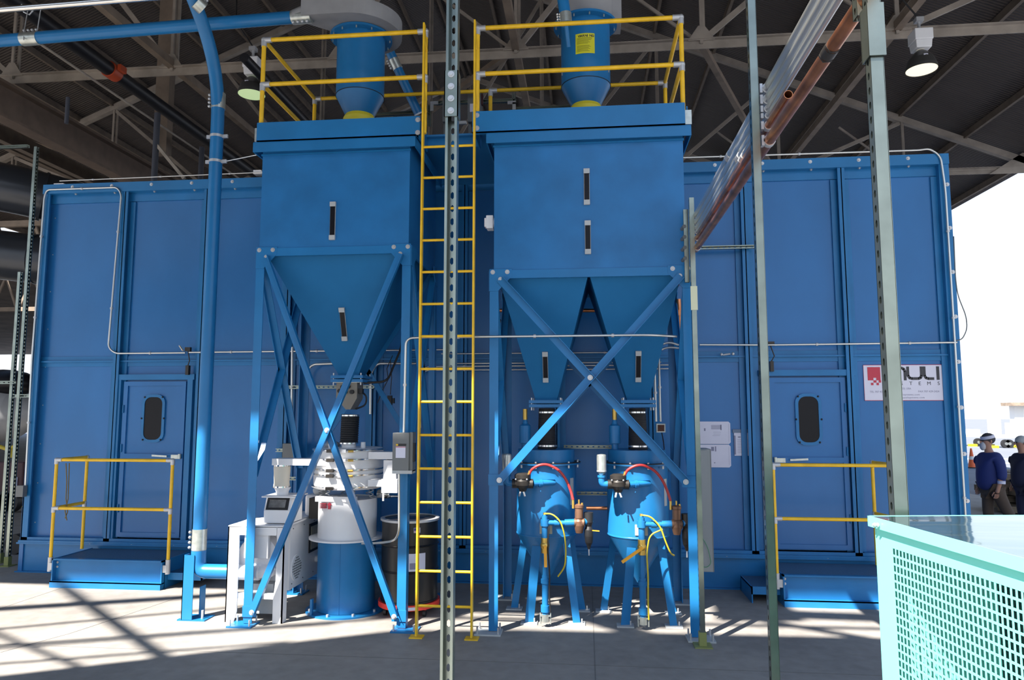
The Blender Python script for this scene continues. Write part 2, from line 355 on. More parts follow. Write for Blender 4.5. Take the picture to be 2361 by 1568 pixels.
# rafters bracing in the plane of the roof (long diagonals between trusses)
for i, (xa, ya, xb, yb, L) in enumerate(((1.95, 11.5, 4.75, 18.0, 'from the hopper truss toward the right lamp'),
        (-1.2, 11.5, -7.0, 18.3, 'running back over the left cyclone'), (-13.0, 11.5, -11.3, 18.0, 'in the far left roof bay'))):
    b = MB(); b.bar((xa, ya, ZB + .1), (xb, yb, ZB + .1), .10, .10)
    tag(b.build('lateral_brace', 'steelbrown'), 'tan angle steel brace lying level between trusses, ' + L, 'brace')
for i, (xx, L) in enumerate(((-1.1, 'above the gap between the guard rails'), (5.0, 'right of the copper pipes'), (-7.2, 'left of the vertical blue pipe'))):
    b = MB(); b.bar((xx, 4.6, ZB + .12), (xx, 46, ZB + .12), .12, .14)
    tag(b.build('longitudinal_beam', 'steelbrown'), 'tan steel tie beam running front to back ' + L, 'beam')
# crane runway beam and joists on the left
b = MB(); b.box(-10.35, -10.05, 5, 50, 7.15, 7.2).box(-10.22, -10.18, 5, 50, 7.2, 7.75).box(-10.35, -10.05, 5, 50, 7.75, 7.8)
tag(b.build('runway_beam', mat('brown painted girder', (.19, .135, .10), .6, var=.15)), 'heavy brown girder running back along the upper left of the shed', 'beam')
for i, (x0, z0, L) in enumerate(((-12.0, 7.6, 'next to the heavy brown girder'), (-12.9, 7.9, 'second outward of the heavy brown girder'), (-14.0, 7.7, 'third outward of the heavy brown girder'))):
    b = MB(); b.box(x0 - .08, x0 + .08, 5, 50, z0, z0 + .30)
    tag(b.build('side_girder', 'purlin'), 'dark steel girder at upper left, ' + L, 'beam')
b = MB(); b.box(-8.95, -8.65, 13.6, 13.8, 7.4, roofz(-8.8) - .2)
tag(b.build('hanger_column', 'steelbrown'), 'flat tan hanger column dropping from the roof left of the vertical pipe', 'column')
for k, (x, y0, y1, Y, L) in enumerate(((355, 262, 420, 11, 'under the black sprinkler pipe'), (462, 340, 420, 13, 'beside the vertical blue pipe'), (153, 225, 285, 10, 'near the heavy girder'))):
    a = P(x, y1, Y); bb = P(x, y0, Y); b = MB(); b.cyl((a.x, a.y, 4.99) if k < 2 else a, (a.x, a.y, bb.z), .05 if k < 2 else .03)
    tag(b.build('drop_pipe', mat('slate pipe', (.05, .055, .075), .5)), 'short dark vertical pipe stub ' + L, 'pipe')
a = P(358, 330, 11); bb = P(425, 412, 11); b = MB(); b.bar(a, bb, .05, .05); tag(b.build('diagonal_strut', 'truss'), 'light grey diagonal strut beside the dark drop pipe at upper left', 'strut')
# black sprinkler main with red coupling
sp = thing('sprinkler_pipe', 'thick black sprinkler main running back at upper left', 'pipe', (-7.7, 10, 7.6))
MB().cyl((-7.7, 6.0, 7.6), (-7.7, 30, 7.6), .115, n=20).build('pipe_run', 'blackpipe', sp)
q = P(243, 160, 10.5); MB().cyl((-7.7, 10.42, 7.6), (-7.7, 10.62, 7.6), .135, n=20).box(-7.56, -7.50, 10.45, 10.6, 7.58, 7.68).build('coupling', mat('orange red coupling', (.42, .06, .02), .5), sp, label='orange red grooved coupling')
MB().cyl((-7.95, 9, 7.42), (-7.95, 30, 7.42), .02, n=8).build('side_line', 'truss', sp)
b = MB(); b.tube([(-4.75, 9.2, 7.0), (-4.75, 20, 7.0)], .07); tag(b.build('branch_pipe', 'blackpipe'), 'thinner black pipe running back behind the vertical blue pipe', 'pipe')
# bright tube top left
b = MB(); a = P(-40, 26, 5.5); e = P(330, -4, 5.5); b.cyl(a - (e - a) * 3, e + (e - a) * .9, .026); tag(b.build('steel_tube', 'chrome'), 'bright steel tube crossing the top left corner', 'tube')
# trusses / joist work of the neighbouring bay at far left
for k, (Y, L) in enumerate(((16, 'nearer'), (22, 'middle'), (28, 'farther'))):
    t = thing('lattice_joist', L + ' dark lattice girder seen low at far left beyond the booth', 'girder', (-15, Y, 5.6))
    zt = 6.6; zb = 5.4; MB().box(-22, -21.8, Y - .1, Y + .1, 0, zt).build('support_column', 'steelbrown', t)
    MB().box(-22, -9, Y - .06, Y + .06, zt, zt + .14).build('upper_chord', 'steelbrown', t); MB().box(-22, -9, Y - .06, Y + .06, zb, zb + .14).build('lower_chord', 'steelbrown', t)
    wb = MB(); x = -22
    for j in range(13): wb.bar((x + j, Y, zb), (x + j + (.5), Y, zt), .07, .05, (0, 1, 0)); wb.bar((x + j + .5, Y, zt), (x + j + 1, Y, zb), .07, .05, (0, 1, 0))
    wb.build('lattice_web', 'steelbrown', t)

# added sun blockers out of frame, shaped to cast banded shade on the slab
def sh(X, Y0, Yp=1.0): k = Y0 - Yp; return (X - .75 * k, Yp, 1.5 * k)
hd = MB(); lo = 3.45
up = [(-9.0, 4.3), (-4.46, 5.22), (-1.81, 6.62), (-.6, 6.78), (2.1, 6.85), (3.6, 6.9)]
top = [sh(*p) for p in up]; zb = 1.5 * (lo - 1.0)
for a, b_ in zip(top, top[1:]):
    hd.prism([(a[0], 1.0, zb), (b_[0], 1.0, zb), b_, a], (0, .05, 0))
struct('sun_blocker', hd, 'ltgrey')  # unseen sheet added to keep sun off the foreground floor
lt = MB()
def rod(A, B, wd): lt.bar(sh(*A), sh(*B), wd, .03, (0, 1, 0))
rod((-7.4, 6.45), (-3.3, 8.02), .30)
def shade_patch(*pp): lt.prism([sh(*p) for p in pp], (0, .03, 0))  # flat blockers outlined by the shade wanted on floor and equipment
shade_patch((-2.78, 7.03), (-1.25, 7.10), (-1.15, 7.74), (-2.7, 7.80)); shade_patch((-1.25, 7.34), (.05, 7.34), (.05, 7.74), (-1.2, 7.74)); shade_patch((.10, 6.95), (.95, 7.02), (.95, 7.45), (.10, 7.42)); shade_patch((1.25, 7.30), (2.1, 7.36), (2.1, 8.12), (1.30, 8.12)); shade_patch((2.1, 7.45), (4.4, 7.35), (4.4, 7.6), (2.1, 7.72))
rod((-6.35, 8.2), (-2.9, 5.3), .12); rod((-7.0, 5.55), (-3.0, 7.62), .07); rod((-7.0, 5.18), (-1.9, 7.08), .09); rod((-7.0, 5.08), (-2.4, 6.82), .03); rod((-7.0, 4.65), (-2.6, 6.27), .05); rod((-7.0, 7.1), (-4.0, 5.5), .06)
rod((-5.2, 5.3), (-3.4, 4.9), .15); rod((-.9, 8.1), (.6, 6.7), .22); rod((-1.6, 7.15), (3.6, 7.2), .10); rod((1.3, 7.6), (2.6, 6.8), .12)
struct('shadow_casters', lt, 'ltgrey')  # added unseen bars and patches that stripe the sunlight
# ================================================================ BLAST BOOTH
BY = 8.6; BX0, BX1, BZ1 = -7.17, 4.27, 5.03
booth = thing('blasting_booth', 'huge blue steel panel booth with two access doors filling the back', 'booth', (-1.45, BY, 0))
RY = BY + .09
studs = [-7.13 + 1.132 * k for k in range(11)]
wp = MB(); wp.box(BX0, BX1, RY, RY + .05, .39, BZ1 - .1)
wp.build('front_panel', 'wall', booth)
MB().box(BX0, BX0 + .05, BY + .002, 13.4, .002, BZ1 - .002).build('side_panel', 'wall', booth)
MB().box(BX1 - .05, BX1, BY + .002, 13.4, .002, BZ1 - .002).build('side_panel', 'wall', booth)
MB().box(BX0 + .05, BX1 - .05, 13.35, 13.4, .002, BZ1 - .1).build('rear_panel', 'wall', booth)
MB().box(BX0 + .05, BX1 - .05, BY + .1, 13.38, BZ1 - .1, BZ1 - .05).build('roof_panel', 'wall', booth)
for i, x in enumerate(studs):
    s = MB()
    if i == 0: s.box(x - .035, x + .055, BY, BY + .02, .39, BZ1 - .12).box(x - .035, x - .02, BY, RY, .39, BZ1 - .12)
    elif i == 10: s.box(x - .03, x + .075, BY, BY + .012, .39, BZ1 - .12).box(x - .034, x - .030, BY, RY - .002, .39, BZ1 - .12).box(x - .10, x - .034, RY - .024, RY - .001, .39, BZ1 - .25)
    else: s.box(x - .045, x + .035, BY, BY + .012, .39, BZ1 - .12).box(x - .010, x + .002, BY, RY, .39, BZ1 - .12).box(x - .11, x - .045, RY - .024, RY - .001, .39, BZ1 - .25).box(x + .035, x + .10, RY - .024, RY - .001, .39, BZ1 - .25)
    s.build('stud', 'blue', booth)
MB().box(BX0, BX1, BY - .015, BY, BZ1 - .11, BZ1).box(BX0, BX1, BY - .015, RY, BZ1 - .125, BZ1 - .11).box(BX0, BX1, RY - .02, RY, BZ1 - .24, BZ1 - .125).build('top_beam', 'blue', booth)
MB().box(BX0 + .05, BX1 - .05, RY - .045, RY, 2.655, 2.675).box(BX0 + .05, BX1 - .05, RY - .012, RY, 2.60, 2.655).box(BX0 + .05, BX1 - .05, RY - .012, RY, 2.675, 2.73).build('seam_rail', 'blue', booth)
MB().box(BX0, BX1, BY - .03, BY, .37, .395).box(BX0, BX1, BY, RY, .365, .43).build('sill_rail', 'blue', booth)
MB().box(BX0 - .02, BX1 + .02, BY - .035, BY + .01, .35, .37).box(BX0 - .02, BX1 + .02, BY + .02, BY + .06, .012, .36).box(BX0 - .02, BX1 + .02, BY - .035, BY + .06, 0, .014).build('base_channel', 'blue', booth)
bo = MB()
for k in range(20):
    x = -6.75 + .556 * k
    bo.hexbolt((x, BY - .015, BZ1 - .045), (0, -1, 0), .013, .01); bo.hexbolt((x + .02, BY + .03, BZ1 - .125), (0, 0, -1), .011, .012)
    bo.hexbolt((x, BY - .02, .37), (0, 0, -1), .010, .012)
for k in range(9):
    bo.hexbolt((BX1 - .03, BY, .5 + .52 * k), (0, -1, 0), .014, .01)
    bo.hexbolt((studs[1] - .02, BY + .012, .6 + .5 * k), (0, -1, 0), .004, .003); bo.hexbolt((BX0 + .12, RY, .6 + .5 * k), (0, -1, 0), .004, .003)
each(bo, 'bolt', 'bolt', booth)
def rrect(x0, x1, z0, z1, r, y, n=5):
    out = []
    for cx, cz, a0 in ((x1 - r, z0 + r, -90), (x1 - r, z1 - r, 0), (x0 + r, z1 - r, 90), (x0 + r, z0 + r, 180)):
        for k in range(n + 1):
            a = math.radians(a0 + 90 * k / n); out.append((cx + r * math.cos(a), y, cz + r * math.sin(a)))
    return out
def ring(mb, o, i, d):
    n = len(o); e = V((0, d, 0)); o = [V(p) for p in o]; i = [V(p) for p in i]
    mb.add(o + i + [p + e for p in o] + [p + e for p in i], [(k, (k + 1) % n, n + (k + 1) % n, n + k) for k in range(n)] +
           [(k, 2 * n + k, 2 * n + (k + 1) % n, (k + 1) % n) for k in range(n)] + [(n + k, n + (k + 1) % n, 3 * n + (k + 1) % n, 3 * n + k) for k in range(n)])
def door(x0, x1, z0, z1, wx0, wx1, wz0, wz1, hinge):
    fy = BY + .045
    fr = MB()
    fr.box(x0 - .10, x0 - .03, fy - .03, RY, z0 - .04, z1 + .09).box(x1 + .03, x1 + .10, fy - .03, RY, z0 - .04, z1 + .09)
    fr.box(x0 - .12, x1 + .12, fy - .035, RY, z1 + .02, z1 + .09).box(x0 - .12, x1 + .12, fy - .03, RY, z0 - .07, z0 - .02)
    fr.build('door_frame', 'blue', booth)
    d = MB(); d.box(x0, x1, fy + .012, fy + .035, z0, z1)
    f = .055; zm = z0 + (z1 - z0) * .515
    d.box(x0, x0 + f, fy - .01, fy + .012, z0, z1).box(x1 - f, x1, fy - .01, fy + .012, z0, z1).box(x0 + f, x1 - f, fy - .01, fy + .012, z1 - f, z1).box(x0 + f, x1 - f, fy - .01, fy + .012, z0, z0 + f).box(x0 + f, x1 - f, fy - .01, fy + .012, zm - .03, zm + .03)
    o = d.build('access_door', 'wall', booth)
    w_ = MB(); ring(w_, rrect(wx0 - .035, wx1 + .035, wz0 - .035, wz1 + .035, .11, fy - .012), rrect(wx0, wx1, wz0, wz1, .085, fy - .012), .024); w_.build('window_trim', 'blue', o)
    w_ = MB(); w_.prism(rrect(wx0 - .005, wx1 + .005, wz0 - .005, wz1 + .005, .085, fy - .004), (0, .012, 0)); w_.build('window_mesh', 'dark', o)
    s = MB()
    for xx, zz in ((wx0 - .0, wz0 + .0), (wx1, wz0), (wx0, wz1), (wx1, wz1), (wx0 - .03, (wz0 + wz1) / 2), (wx1 + .03, (wz0 + wz1) / 2)): s.cut().ball((xx, fy - .014, zz), .012, 8)
    each(s, 'screw', 'black', o)
    hx = x1 - .03 if hinge < 0 else x0 + .03; sg = -1 if hinge < 0 else 1
    h = MB(); h.box(min(hx, hx + sg * .11), max(hx, hx + sg * .11), fy - .04, fy - .01, zm - .03, zm + .02); h.cyl((hx, fy - .03, zm - .03), (hx, fy - .03, zm + .03), .02, n=10); h.build('latch', 'galv', o)
    h = MB(); h.bar((hx + sg * .16, fy - .045, zm + .0), (hx + sg * .36, fy - .045, zm + .01), .012, .022); h.build('pull_bar', 'galv', o)
    h = MB(); e = x0 + .012 if hinge < 0 else x1 - .012
    for zz in (z0 + .35, zm + .1, z1 - .35): h.cut().cyl((e, fy - .02, zz - .05), (e, fy - .02, zz + .05), .010, n=8)
    each(h, 'hinge', 'blue', o)
door(-5.90, -5.06, .45, 2.40, -5.605, -5.365, 1.66, 2.20, -1)
door(2.15, 3.0, .45, 2.41, 2.465, 2.69, 1.66, 2.19, 1)
# little door switches above the doors
for x, L in ((-5.02, 'left'), (2.17, 'right')):
    q = MB(); q.box(x - .02, x + .02, BY - .03, BY + .02, 2.48, 2.60).box(x - .035, x + .035, BY - .04, BY + .0, 2.78, 2.83); q.tube([(x, BY - .01, 2.60), (x + .03, BY - .03, 2.66), (x - .01, BY - .01, 2.8)], .007, 8)
    tag(q.build('door_switch', 'castiron'), 'dark limit switch with short cable above the ' + L + ' booth door', 'switch')
q = MB(); q.bar(P(414, 797, BY - .06), P(422, 809, BY - .06), .03, .01); tag(q.build('wire_tag', 'cream'), 'cream tag sticking out of the conduit above the left door', 'tag')
q = MB(); q.cyl((1.62, BY - .01, 2.68), (1.70, BY - .03, 2.69), .012, n=8).ball((1.73, BY - .03, 2.69), .02, 8).ball((1.6, BY - .02, 2.685), .018, 8); tag(q.build('hose_nozzle', 'bolt'), 'small silver fitting on the seam left of the right door', 'fitting')
# sign
sg = thing('company_sign', 'white sign reading PAULI SYSTEMS with a red pixel logo', 'sign', (3.67, BY + .01, 2.14))
sx0, sx1, sz0, sz1 = 3.225, 4.11, 2.14, 2.555; sy = RY - .005
MB().box(sx0, sx1, sy - .006, sy, sz0, sz1).build('sign_board', mat('white sign sheet', (.62, .62, .74), .5), sg)
bd = MB(); t_ = .005
bd.box(sx0, sx1, sy - .0075, sy - .0062, sz0, sz0 + t_).box(sx0, sx1, sy - .0075, sy - .0062, sz1 - t_, sz1).box(sx1 - t_, sx1, sy - .0075, sy - .0062, sz0, sz1).box(sx0, sx0 + t_ / 2, sy - .0075, sy - .0062, sz0, sz1)
bd.build('red_border', 'signred', sg)
SU = (sx1 - sx0) / 2060.0; SVz = (sz1 - sz0) / 920.0
def sp_(u, v): return sx0 + (u - 100) * SU, sz1 - (v - 118) * SVz     # sign drawing coordinates
def sbox(mb, u0, v0, u1, v1):
    a, b = sp_(u0, v0); c, d = sp_(u1, v1); mb.box(a, c, sy - .009, sy - .0063, d, b)
lg = MB(); sbox(lg, 205, 175, 535, 450); sbox(lg, 205, 450, 350, 515); sbox(lg, 425, 450, 535, 515); sbox(lg, 485, 515, 545, 575); sbox(lg, 350, 515, 425, 575); sbox(lg, 280, 580, 345, 640); sbox(lg, 425, 580, 485, 640)
lg.build('pixel_logo', 'signred', sg)
def stroke(mb, pts, wd):
    for a, b in zip(pts, pts[1:]):
        A, B = sp_(*a), sp_(*b); mb.bar((A[0], sy - .0078, A[1]), (B[0], sy - .0078, B[1]), wd * SU, .0028, (0, 1, 0)) if False else mb.bar((A[0], sy - .0078, A[1]), (B[0], sy - .0078, B[1]), .0028, wd * SU, (0, 1, 0)) if False else _st(mb, A, B, wd * SU)
def _st(mb, A, B, w_):
    a = V((A[0], 0, A[1])); b = V((B[0], 0, B[1])); d = (b - a).normalized(); n_ = V((-d.z, 0, d.x)) * w_ / 2; e = d * w_ * .12
    q = [a - n_ - e, b - n_ + e, b + n_ + e, a + n_ - e]; mb.prism([(p.x, sy - .0092, p.z) for p in q], (0, .0028, 0))
le = MB()
stroke(le, [(615, 175), (615, 510)], 75); stroke(le, [(615, 205), (760, 205), (800, 245), (800, 320), (760, 350), (615, 350)], 62)                 # P
stroke(le, [(900, 510), (900, 290), (930, 225), (990, 200), (1080, 200), (1140, 225), (1170, 290), (1170, 510)], 70)                              # A
stroke(le, [(1245, 175), (1245, 400), (1285, 460), (1340, 475), (1510, 475), (1565, 455), (1590, 400), (1590, 175)], 70)                         # U
stroke(le, [(1665, 175), (1665, 400), (1700, 460), (1760, 478), (1900, 478)], 70)                                                                # L
stroke(le, [(2010, 175), (2010, 500)], 75)                                                                                                       # I
le.build('brand_lettering', 'signink', sg)
for ch, u in (('S', 590), ('Y', 815), ('S', 1040), ('T', 1265), ('E', 1500), ('M', 1715), ('S', 1985)):
    a, b = sp_(u, 640); text(ch, .056, (a, sy - .0072, b), 'signink', sg, name='letter', sx=1.05)
for s_, u, v, al in (('CA 94533, USA', 1080, 752, 'CENTER'), ('TEL 707 429-2434', 240, 832, 'LEFT'), ('FAX 707 429-2424', 1480, 826, 'LEFT'), ('www.paulisystems.com', 1140, 905, 'CENTER'), ('E-Mail: info@paulisystems.com', 1130, 980, 'CENTER')):
    a, b = sp_(u, v); text(s_, .030, (a, sy - .0068, b), 'ink', sg, name='small_lettering', align=al, sp=1.15 if len(s_) > 18 else 1.0)
# papers taped to the booth
def paper(pts, label, y=RY - .012, marks=()):
    a, b = P(*pts[0], y), P(*pts[1], y); x0, x1, z1, z0 = a.x, b.x, a.z, b.z
    c = .02; t = thing('paper_notice', label, 'notice', ((x0 + x1) / 2, y, z0))
    m = MB(); m.prism([(x0, y, z0), (x1 - c, y, z0), (x1, y, z0 + c), (x1, y, z1 - c), (x1 - c, y, z1), (x0, y, z1)], (0, .002, 0)); m.build('sheet', 'paper', t)
    m = MB()
    for (u0, v0, u1, v1) in marks: m.box(x0 + (x1 - x0) * u0, x0 + (x1 - x0) * u1, y - .001, y, z1 - (z1 - z0) * v1, z1 - (z1 - z0) * v0)
    m.build('printed_figures', 'ink', t)
lines = [(.2, .5 + .06 * k, .9 - .1 * (k % 3), .512 + .06 * k) for k in range(7)]
paper(((1612, 972), (1685, 1024)), 'upper of two large white drawings taped to the booth behind the strut post', marks=[(.38, .16, .7, .18), (.38, .2, .7, .22), (.38, .24, .7, .26), (.38, .28, .7, .30), (.38, .32, .7, .34), (.68, .14, .72, .38), (.15, .3, .2, .42), (.45, .47, .7, .48), (.45, .55, .68, .56), (.42, .62, .66, .63), (.94, .1, .945, .9)])
paper(((1612, 1025), (1686, 1078)), 'lower of two large white drawings, partly hidden by the tall grey enclosure', marks=[(.5, .08, .54, .3), (.38, .10, .47, .28), (.46, .78, .5, .82), (.94, .1, .945, .9)])
paper(((1692, 998), (1730, 1051)), 'small taped instruction page to the right of the two large drawings', marks=[(.25, .16, .42, .21), (.62, .18, .8, .22)] + [(.2, .30 + .07 * k, .85 - .1 * (k % 3), .312 + .07 * k) for k in range(9)] + [(.0, .12, .1, .95)])
q = MB(); a = P(1689, 990, RY - .014); b = P(1732, 998, RY - .014); q.box(a.x, b.x, RY - .016, RY - .014, b.z, a.z); tag(q.build('tape_strip', mat('grey tape', (.12, .17, .26), .5)), 'grey tape strip along the top of the small instruction page', 'tape')
# conduits on the booth
def conduit(label, pts, r=.0125, fil=.12, clips=True, m='conduit', name='conduit', cat='conduit', clipn=.9):
    t = thing(name, label, cat, pts[0]); MB().tube(pts, r, 8, fil=fil).build('tube_run', m, t)
    if clips:
        c = MB(); tot = 0
        for a, b in zip(pts, pts[1:]):
            a, b = V(a), V(b); L_ = (b - a).length; n = int(L_ / clipn)
            for k in range(n):
                p = a.lerp(b, (k + .5) / n); d = (b - a).normalized(); c.cut().cyl(p - d * .012, p + d * .012, r * 1.6, n=8)
        if c.v: each(c, 'strap', 'bolt', t)
    return t
y = BY - .03
conduit('conduit rising along the left corner of the booth and looping over its top left panel', [(-7.12, y, 1.05), (-7.15, y, 2.7), (-7.13, y, 4.86), (-7.10, y, 4.955), (-6.1, y, 4.955), (-6.04, y, 4.86), (-6.1, y, 2.84), (-6.0, y, 2.76), (-5.05, y, 2.76)])
conduit('long conduit running level over the left door toward the hoppers', [(-5.0, y, 2.765), (-1.65, y, 2.77)])
q = MB(); q.box(-7.20, -7.10, BY - .09, BY - .02, .94, 1.08); tag(q.build('junction_box', 'grey'), 'small grey junction box low on the left corner of the booth', 'box')
conduit('thin conduit along the top edge of the booth left of the hoppers', [(-6.95, BY, 5.08), (-4.1, BY, 5.10)], r=.008)
q = MB(); a = P(594, 397, BY); q.prism([(a.x - .06, BY, a.z - .02), (a.x + .08, BY, a.z - .02), (a.x + .04, BY, a.z + .03), (a.x - .06, BY, a.z + .03)], (0, .1, 0)); tag(q.build('warning_light', 'white'), 'small white light at booth top beside the left hopper', 'light')
q = MB(); a = P(135, 426, BY); q.box(a.x - .07, a.x + .07, BY, BY + .1, a.z - .02, a.z + .02); tag(q.build('cap_bracket', 'white'), 'small white bracket on the top left corner of the booth', 'bracket')
conduit('conduit along the booth top right of the hoppers that bends down the right corner', [(1.2, y, 5.085), (3.95, y, 5.075), (4.05, y, 5.09), (4.17, y, 5.0), (4.20, y, 4.6), (4.195, y, .55)])
conduit('level conduit crossing the right half of the booth at door head height', [(1.35, y, 2.80), (2.17, y, 2.79), (4.22, y, 2.80)])
conduit('thin grey cable looping outside the right corner of the booth', [P(2199, 545, BY), P(2203, 640, BY), P(2208, 680, BY), P(2228, 730, BY), P(2230, 760, BY), P(2218, 783, BY), P(2200, 786, BY)], r=.006, fil=.08, clips=False, m='grey', name='cable', cat='cable')
zz = [(-1.75, 2.72, .9), (-1.72, 2.60, .9), (-2.0, 2.565, 1.2), (-2.0, 2.52, 1.25)]
for k, (x0, z, x1) in enumerate(zz):
    conduit(['topmost', 'second', 'third', 'lowest'][k] + ' of four level conduits on the booth wall between the hoppers', [(x0, y + .02, z), (x1, y + .02, z)] if k < 2 else [(x0, y + .02, z - .7), (x0, y + .02, z), (x1, y + .02, z)], r=.010)
conduit('upright conduit seen left of the left hopper cone', [P(674, 800, 8.56), P(672, 985, 8.56)], r=.016)
conduit('conduit bending from level to upright under the left hopper', [P(768, 838, 8.56), P(720, 840, 8.56), P(706, 860, 8.56), P(703, 1060, 8.56)], r=.016, fil=.06)
conduit('conduit dropping right of the sifter bellows', [P(960, 838, 8.56), P(870, 838, 8.56), P(855, 860, 8.56), P(854, 955, 8.56)], r=.016, fil=.06)
for k, (x0, x1, yy, L) in enumerate(((652, 862, 893, 'behind the left hopper cone outlet'), (637, 660, 1038, 'beside the grey wall box'), (662, 696, 1103, 'below the grey wall box'), (1612, 1741, 572, 'behind the copper pipes'), (1300, 1412, 1030, 'between the two blast pots, upper'), (1330, 1400, 1137, 'between the two blast pots, lower'))):
    a, b = P(x0, yy, BY - .045), P(x1, yy, BY - .045); q = MB(); strut(q, a, (b.x, a.y, a.z), (0, -1, 0), pitch=.06)
    tag(q.build('strut_rail', 'zinc'), 'slotted strut rail fixed level on the booth wall ' + L, 'rail')
a, b = P(657, 1022, 8.45), P(700, 1062, 8.45); q = MB(); q.box(a.x, b.x, 8.38, 8.54, b.z, a.z); tag(q.build('wall_box', 'grey', bevel=.004), 'flat grey electrical box on the booth wall left of the sifter', 'box')
# tall grey enclosure right of the right hopper
t = thing('electrical_enclosure', 'tall narrow grey white enclosure standing behind the right strut post', 'enclosure', (1.22, 7.7, 0))
a, b = P(1606, 1036, 7.55), P(1645, 1320, 7.55)
MB().box(a.x, b.x, 7.57, 7.9, b.z, a.z).build('cabinet_body', 'midgrey', t); MB().box(a.x + .01, b.x - .03, 7.55, 7.57, b.z + .01, a.z - .01).build('front_door', 'midgrey', t)
MB().box(b.x, b.x + .012, 7.57, 7.88, b.z, a.z).box(a.x + .02, a.x + .06, 7.7, 7.78, .0, b.z).build('edge_trim', 'grey', t)
conduit('thin green wire dangling in front of the tall grey enclosure', [P(1612, 1230, 7.53), P(1632, 1260, 7.53), P(1640, 1300, 7.53), P(1628, 1310, 7.53), P(1612, 1302, 7.53)], r=.003, clips=False, m=mat('green wire', (.02, .2, .08), .5), name='ground_wire', cat='wire')
conduit('upright conduit between the right strut post and the hopper leg', [P(1602, 1030, 8.0), P(1600, 800, 8.0)], r=.014)
q = MB(); q.prism([P(1608, 1345, 7.9), P(1616, 1360, 7.9), P(1608, 1352, 7.9)], (0, .02, 0)); tag(q.build('caution_tag', 'plate'), 'tiny yellow tag under the tall grey enclosure', 'tag')
# ---------------------------------------------------------------- entry platforms
def platform(x0, x1, label, rlabel, side):
    t = thing('entry_platform', label, 'platform', ((x0 + x1) / 2, 8.2, 0)); y0 = 7.9; h = .32
    m = MB(); m.box(x0, x1, y0 + .045, y0 + .055, 0, h).box(x0, x1, y0 - .01, y0 + .05, h - .016, h).box(x0, x1, y0 - .03, y0 + .05, .060, .072).box(x0, x1, y0 - .03, y0 - .018, 0, .072)
    m.box(x0, x0 + .014, y0 - .01, 8.56, 0, h).box(x1 - .014, x1, y0 - .01, 8.56, 0, h); m.build('channel_frame', 'blue', t)
    MB().box(x0 + .012, x1 - .012, y0 + .05, 8.56, h - .03, h - .006).build('tread_plate', 'grate', t)
    bb = MB()
    for xx in (x0 + .03, x1 - .03):
        for zz in (.27, .22): bb.hexbolt((xx, y0 + .045, zz), (0, -1, 0), .008, .006)
    each(bb, 'bolt', 'bolt', t)
    sx = x1 if side > 0 else x0
    t2 = thing('step', 'low blue side step attached ' + ('right' if side > 0 else 'left') + ' of the ' + ('left' if side > 0 else 'right') + ' entry platform', 'step', (sx + side * .22, 8.2, 0))
    a, b = (sx + .005, sx + .42) if side > 0 else (sx - .30, sx - .005)
    m = MB(); m.box(a, b, 8.02, 8.54, .15, .165); m.build('tread_plate', 'grate', t2)
    m = MB(); m.box(a, b, 8.0, 8.02, .09, .17).box(b - .012 if side > 0 else a, b if side > 0 else a + .012, 8.0, 8.54, .0 if side < 0 else .09, .17).box(a, b, 8.52, 8.54, 0, .15); m.build('step_frame', 'blue', t2)
    r = .019; zt, zm = 1.45, .89; xl, xr = x0 - .05, x1 + .045; yf, yb = y0 + .03, 8.45
    t3 = thing('handrail', rlabel, 'handrail', ((x0 + x1) / 2, 8.1, .2))
    cor = [(xl, yf), (xr, yf)]; cor += [(xl, yb)] if side > 0 else [(xr - .22, yb)]
    if side < 0: cor = [(xl, yf), (xr, yf), (xr - .105, yb)]
    for k, (x, yy) in enumerate(cor): MB().cyl((x, yy, .20 if k < 2 else .33), (x, yy, zt), r, n=14).build('post', 'yellow', t3)
    MB().cyl((xl, yf, zt), (xr, yf, zt), r, n=14).build('top_rail', 'yellow', t3); MB().cyl((xl, yf, zm), (xr, yf, zm), r, n=14).build('mid_rail', 'yellow', t3)
    ex = 0 if side > 0 else 1
    p0, p1 = cor[ex], cor[2]
    MB().cyl((p0[0], p0[1], zt), (p1[0], p1[1], zt), r, n=14).build('side_top_rail', 'yellow', t3); MB().cyl((p0[0], p0[1], zm), (p1[0], p1[1], zm), r, n=14).build('side_mid_rail', 'yellow', t3)
    f = MB()
    for x, yy in cor:
        for z in (zt, zm):
            f.cut().ball((x, yy, z), .027, 10); f.cyl((x, yy, z - .05), (x, yy, z + .0), .025, n=12)
            dx = .07 * (1 if x < (x0 + x1) / 2 else -1); 
            if yy == yf: f.cyl((x, yy, z), (x + dx, yy, z), .025, n=12)
    each(f, 'elbow_fitting', 'alu', t3)
    f = MB()
    for x, yy in cor[:2]: f.cut().cyl((x, yy, .17), (x, yy, .33), .027, n=12).box(x - .005 if x < x0 else x - .05, x + .05 if x < x0 else x + .005, yy - .03, yy + .01, .19, .27)
    each(f, 'side_clamp', 'alu', t3)
platform(-6.16, -4.81, 'blue entry platform with channel front below the left booth door', 'yellow pipe handrail around the left entry platform', 1)
platform(2.03, 3.245, 'blue entry platform below the right booth door, behind the teal cabinet', 'yellow pipe handrail around the right entry platform', -1)
q = MB(); q.tube([P(152, 1068, 8.1), P(154, 1110, 8.1), P(152, 1150, 8.1), P(156, 1180, 8.1), P(150, 1195, 8.1)], .006).tube([P(160, 1068, 8.12), P(158, 1120, 8.12), P(157, 1150, 8.1), P(150, 1178, 8.08), P(154, 1200, 8.08)], .006)
tag(q.build('rope', mat('brown rope', (.20, .15, .07), .9)), 'short brown rope hanging from the left platform handrail', 'rope')
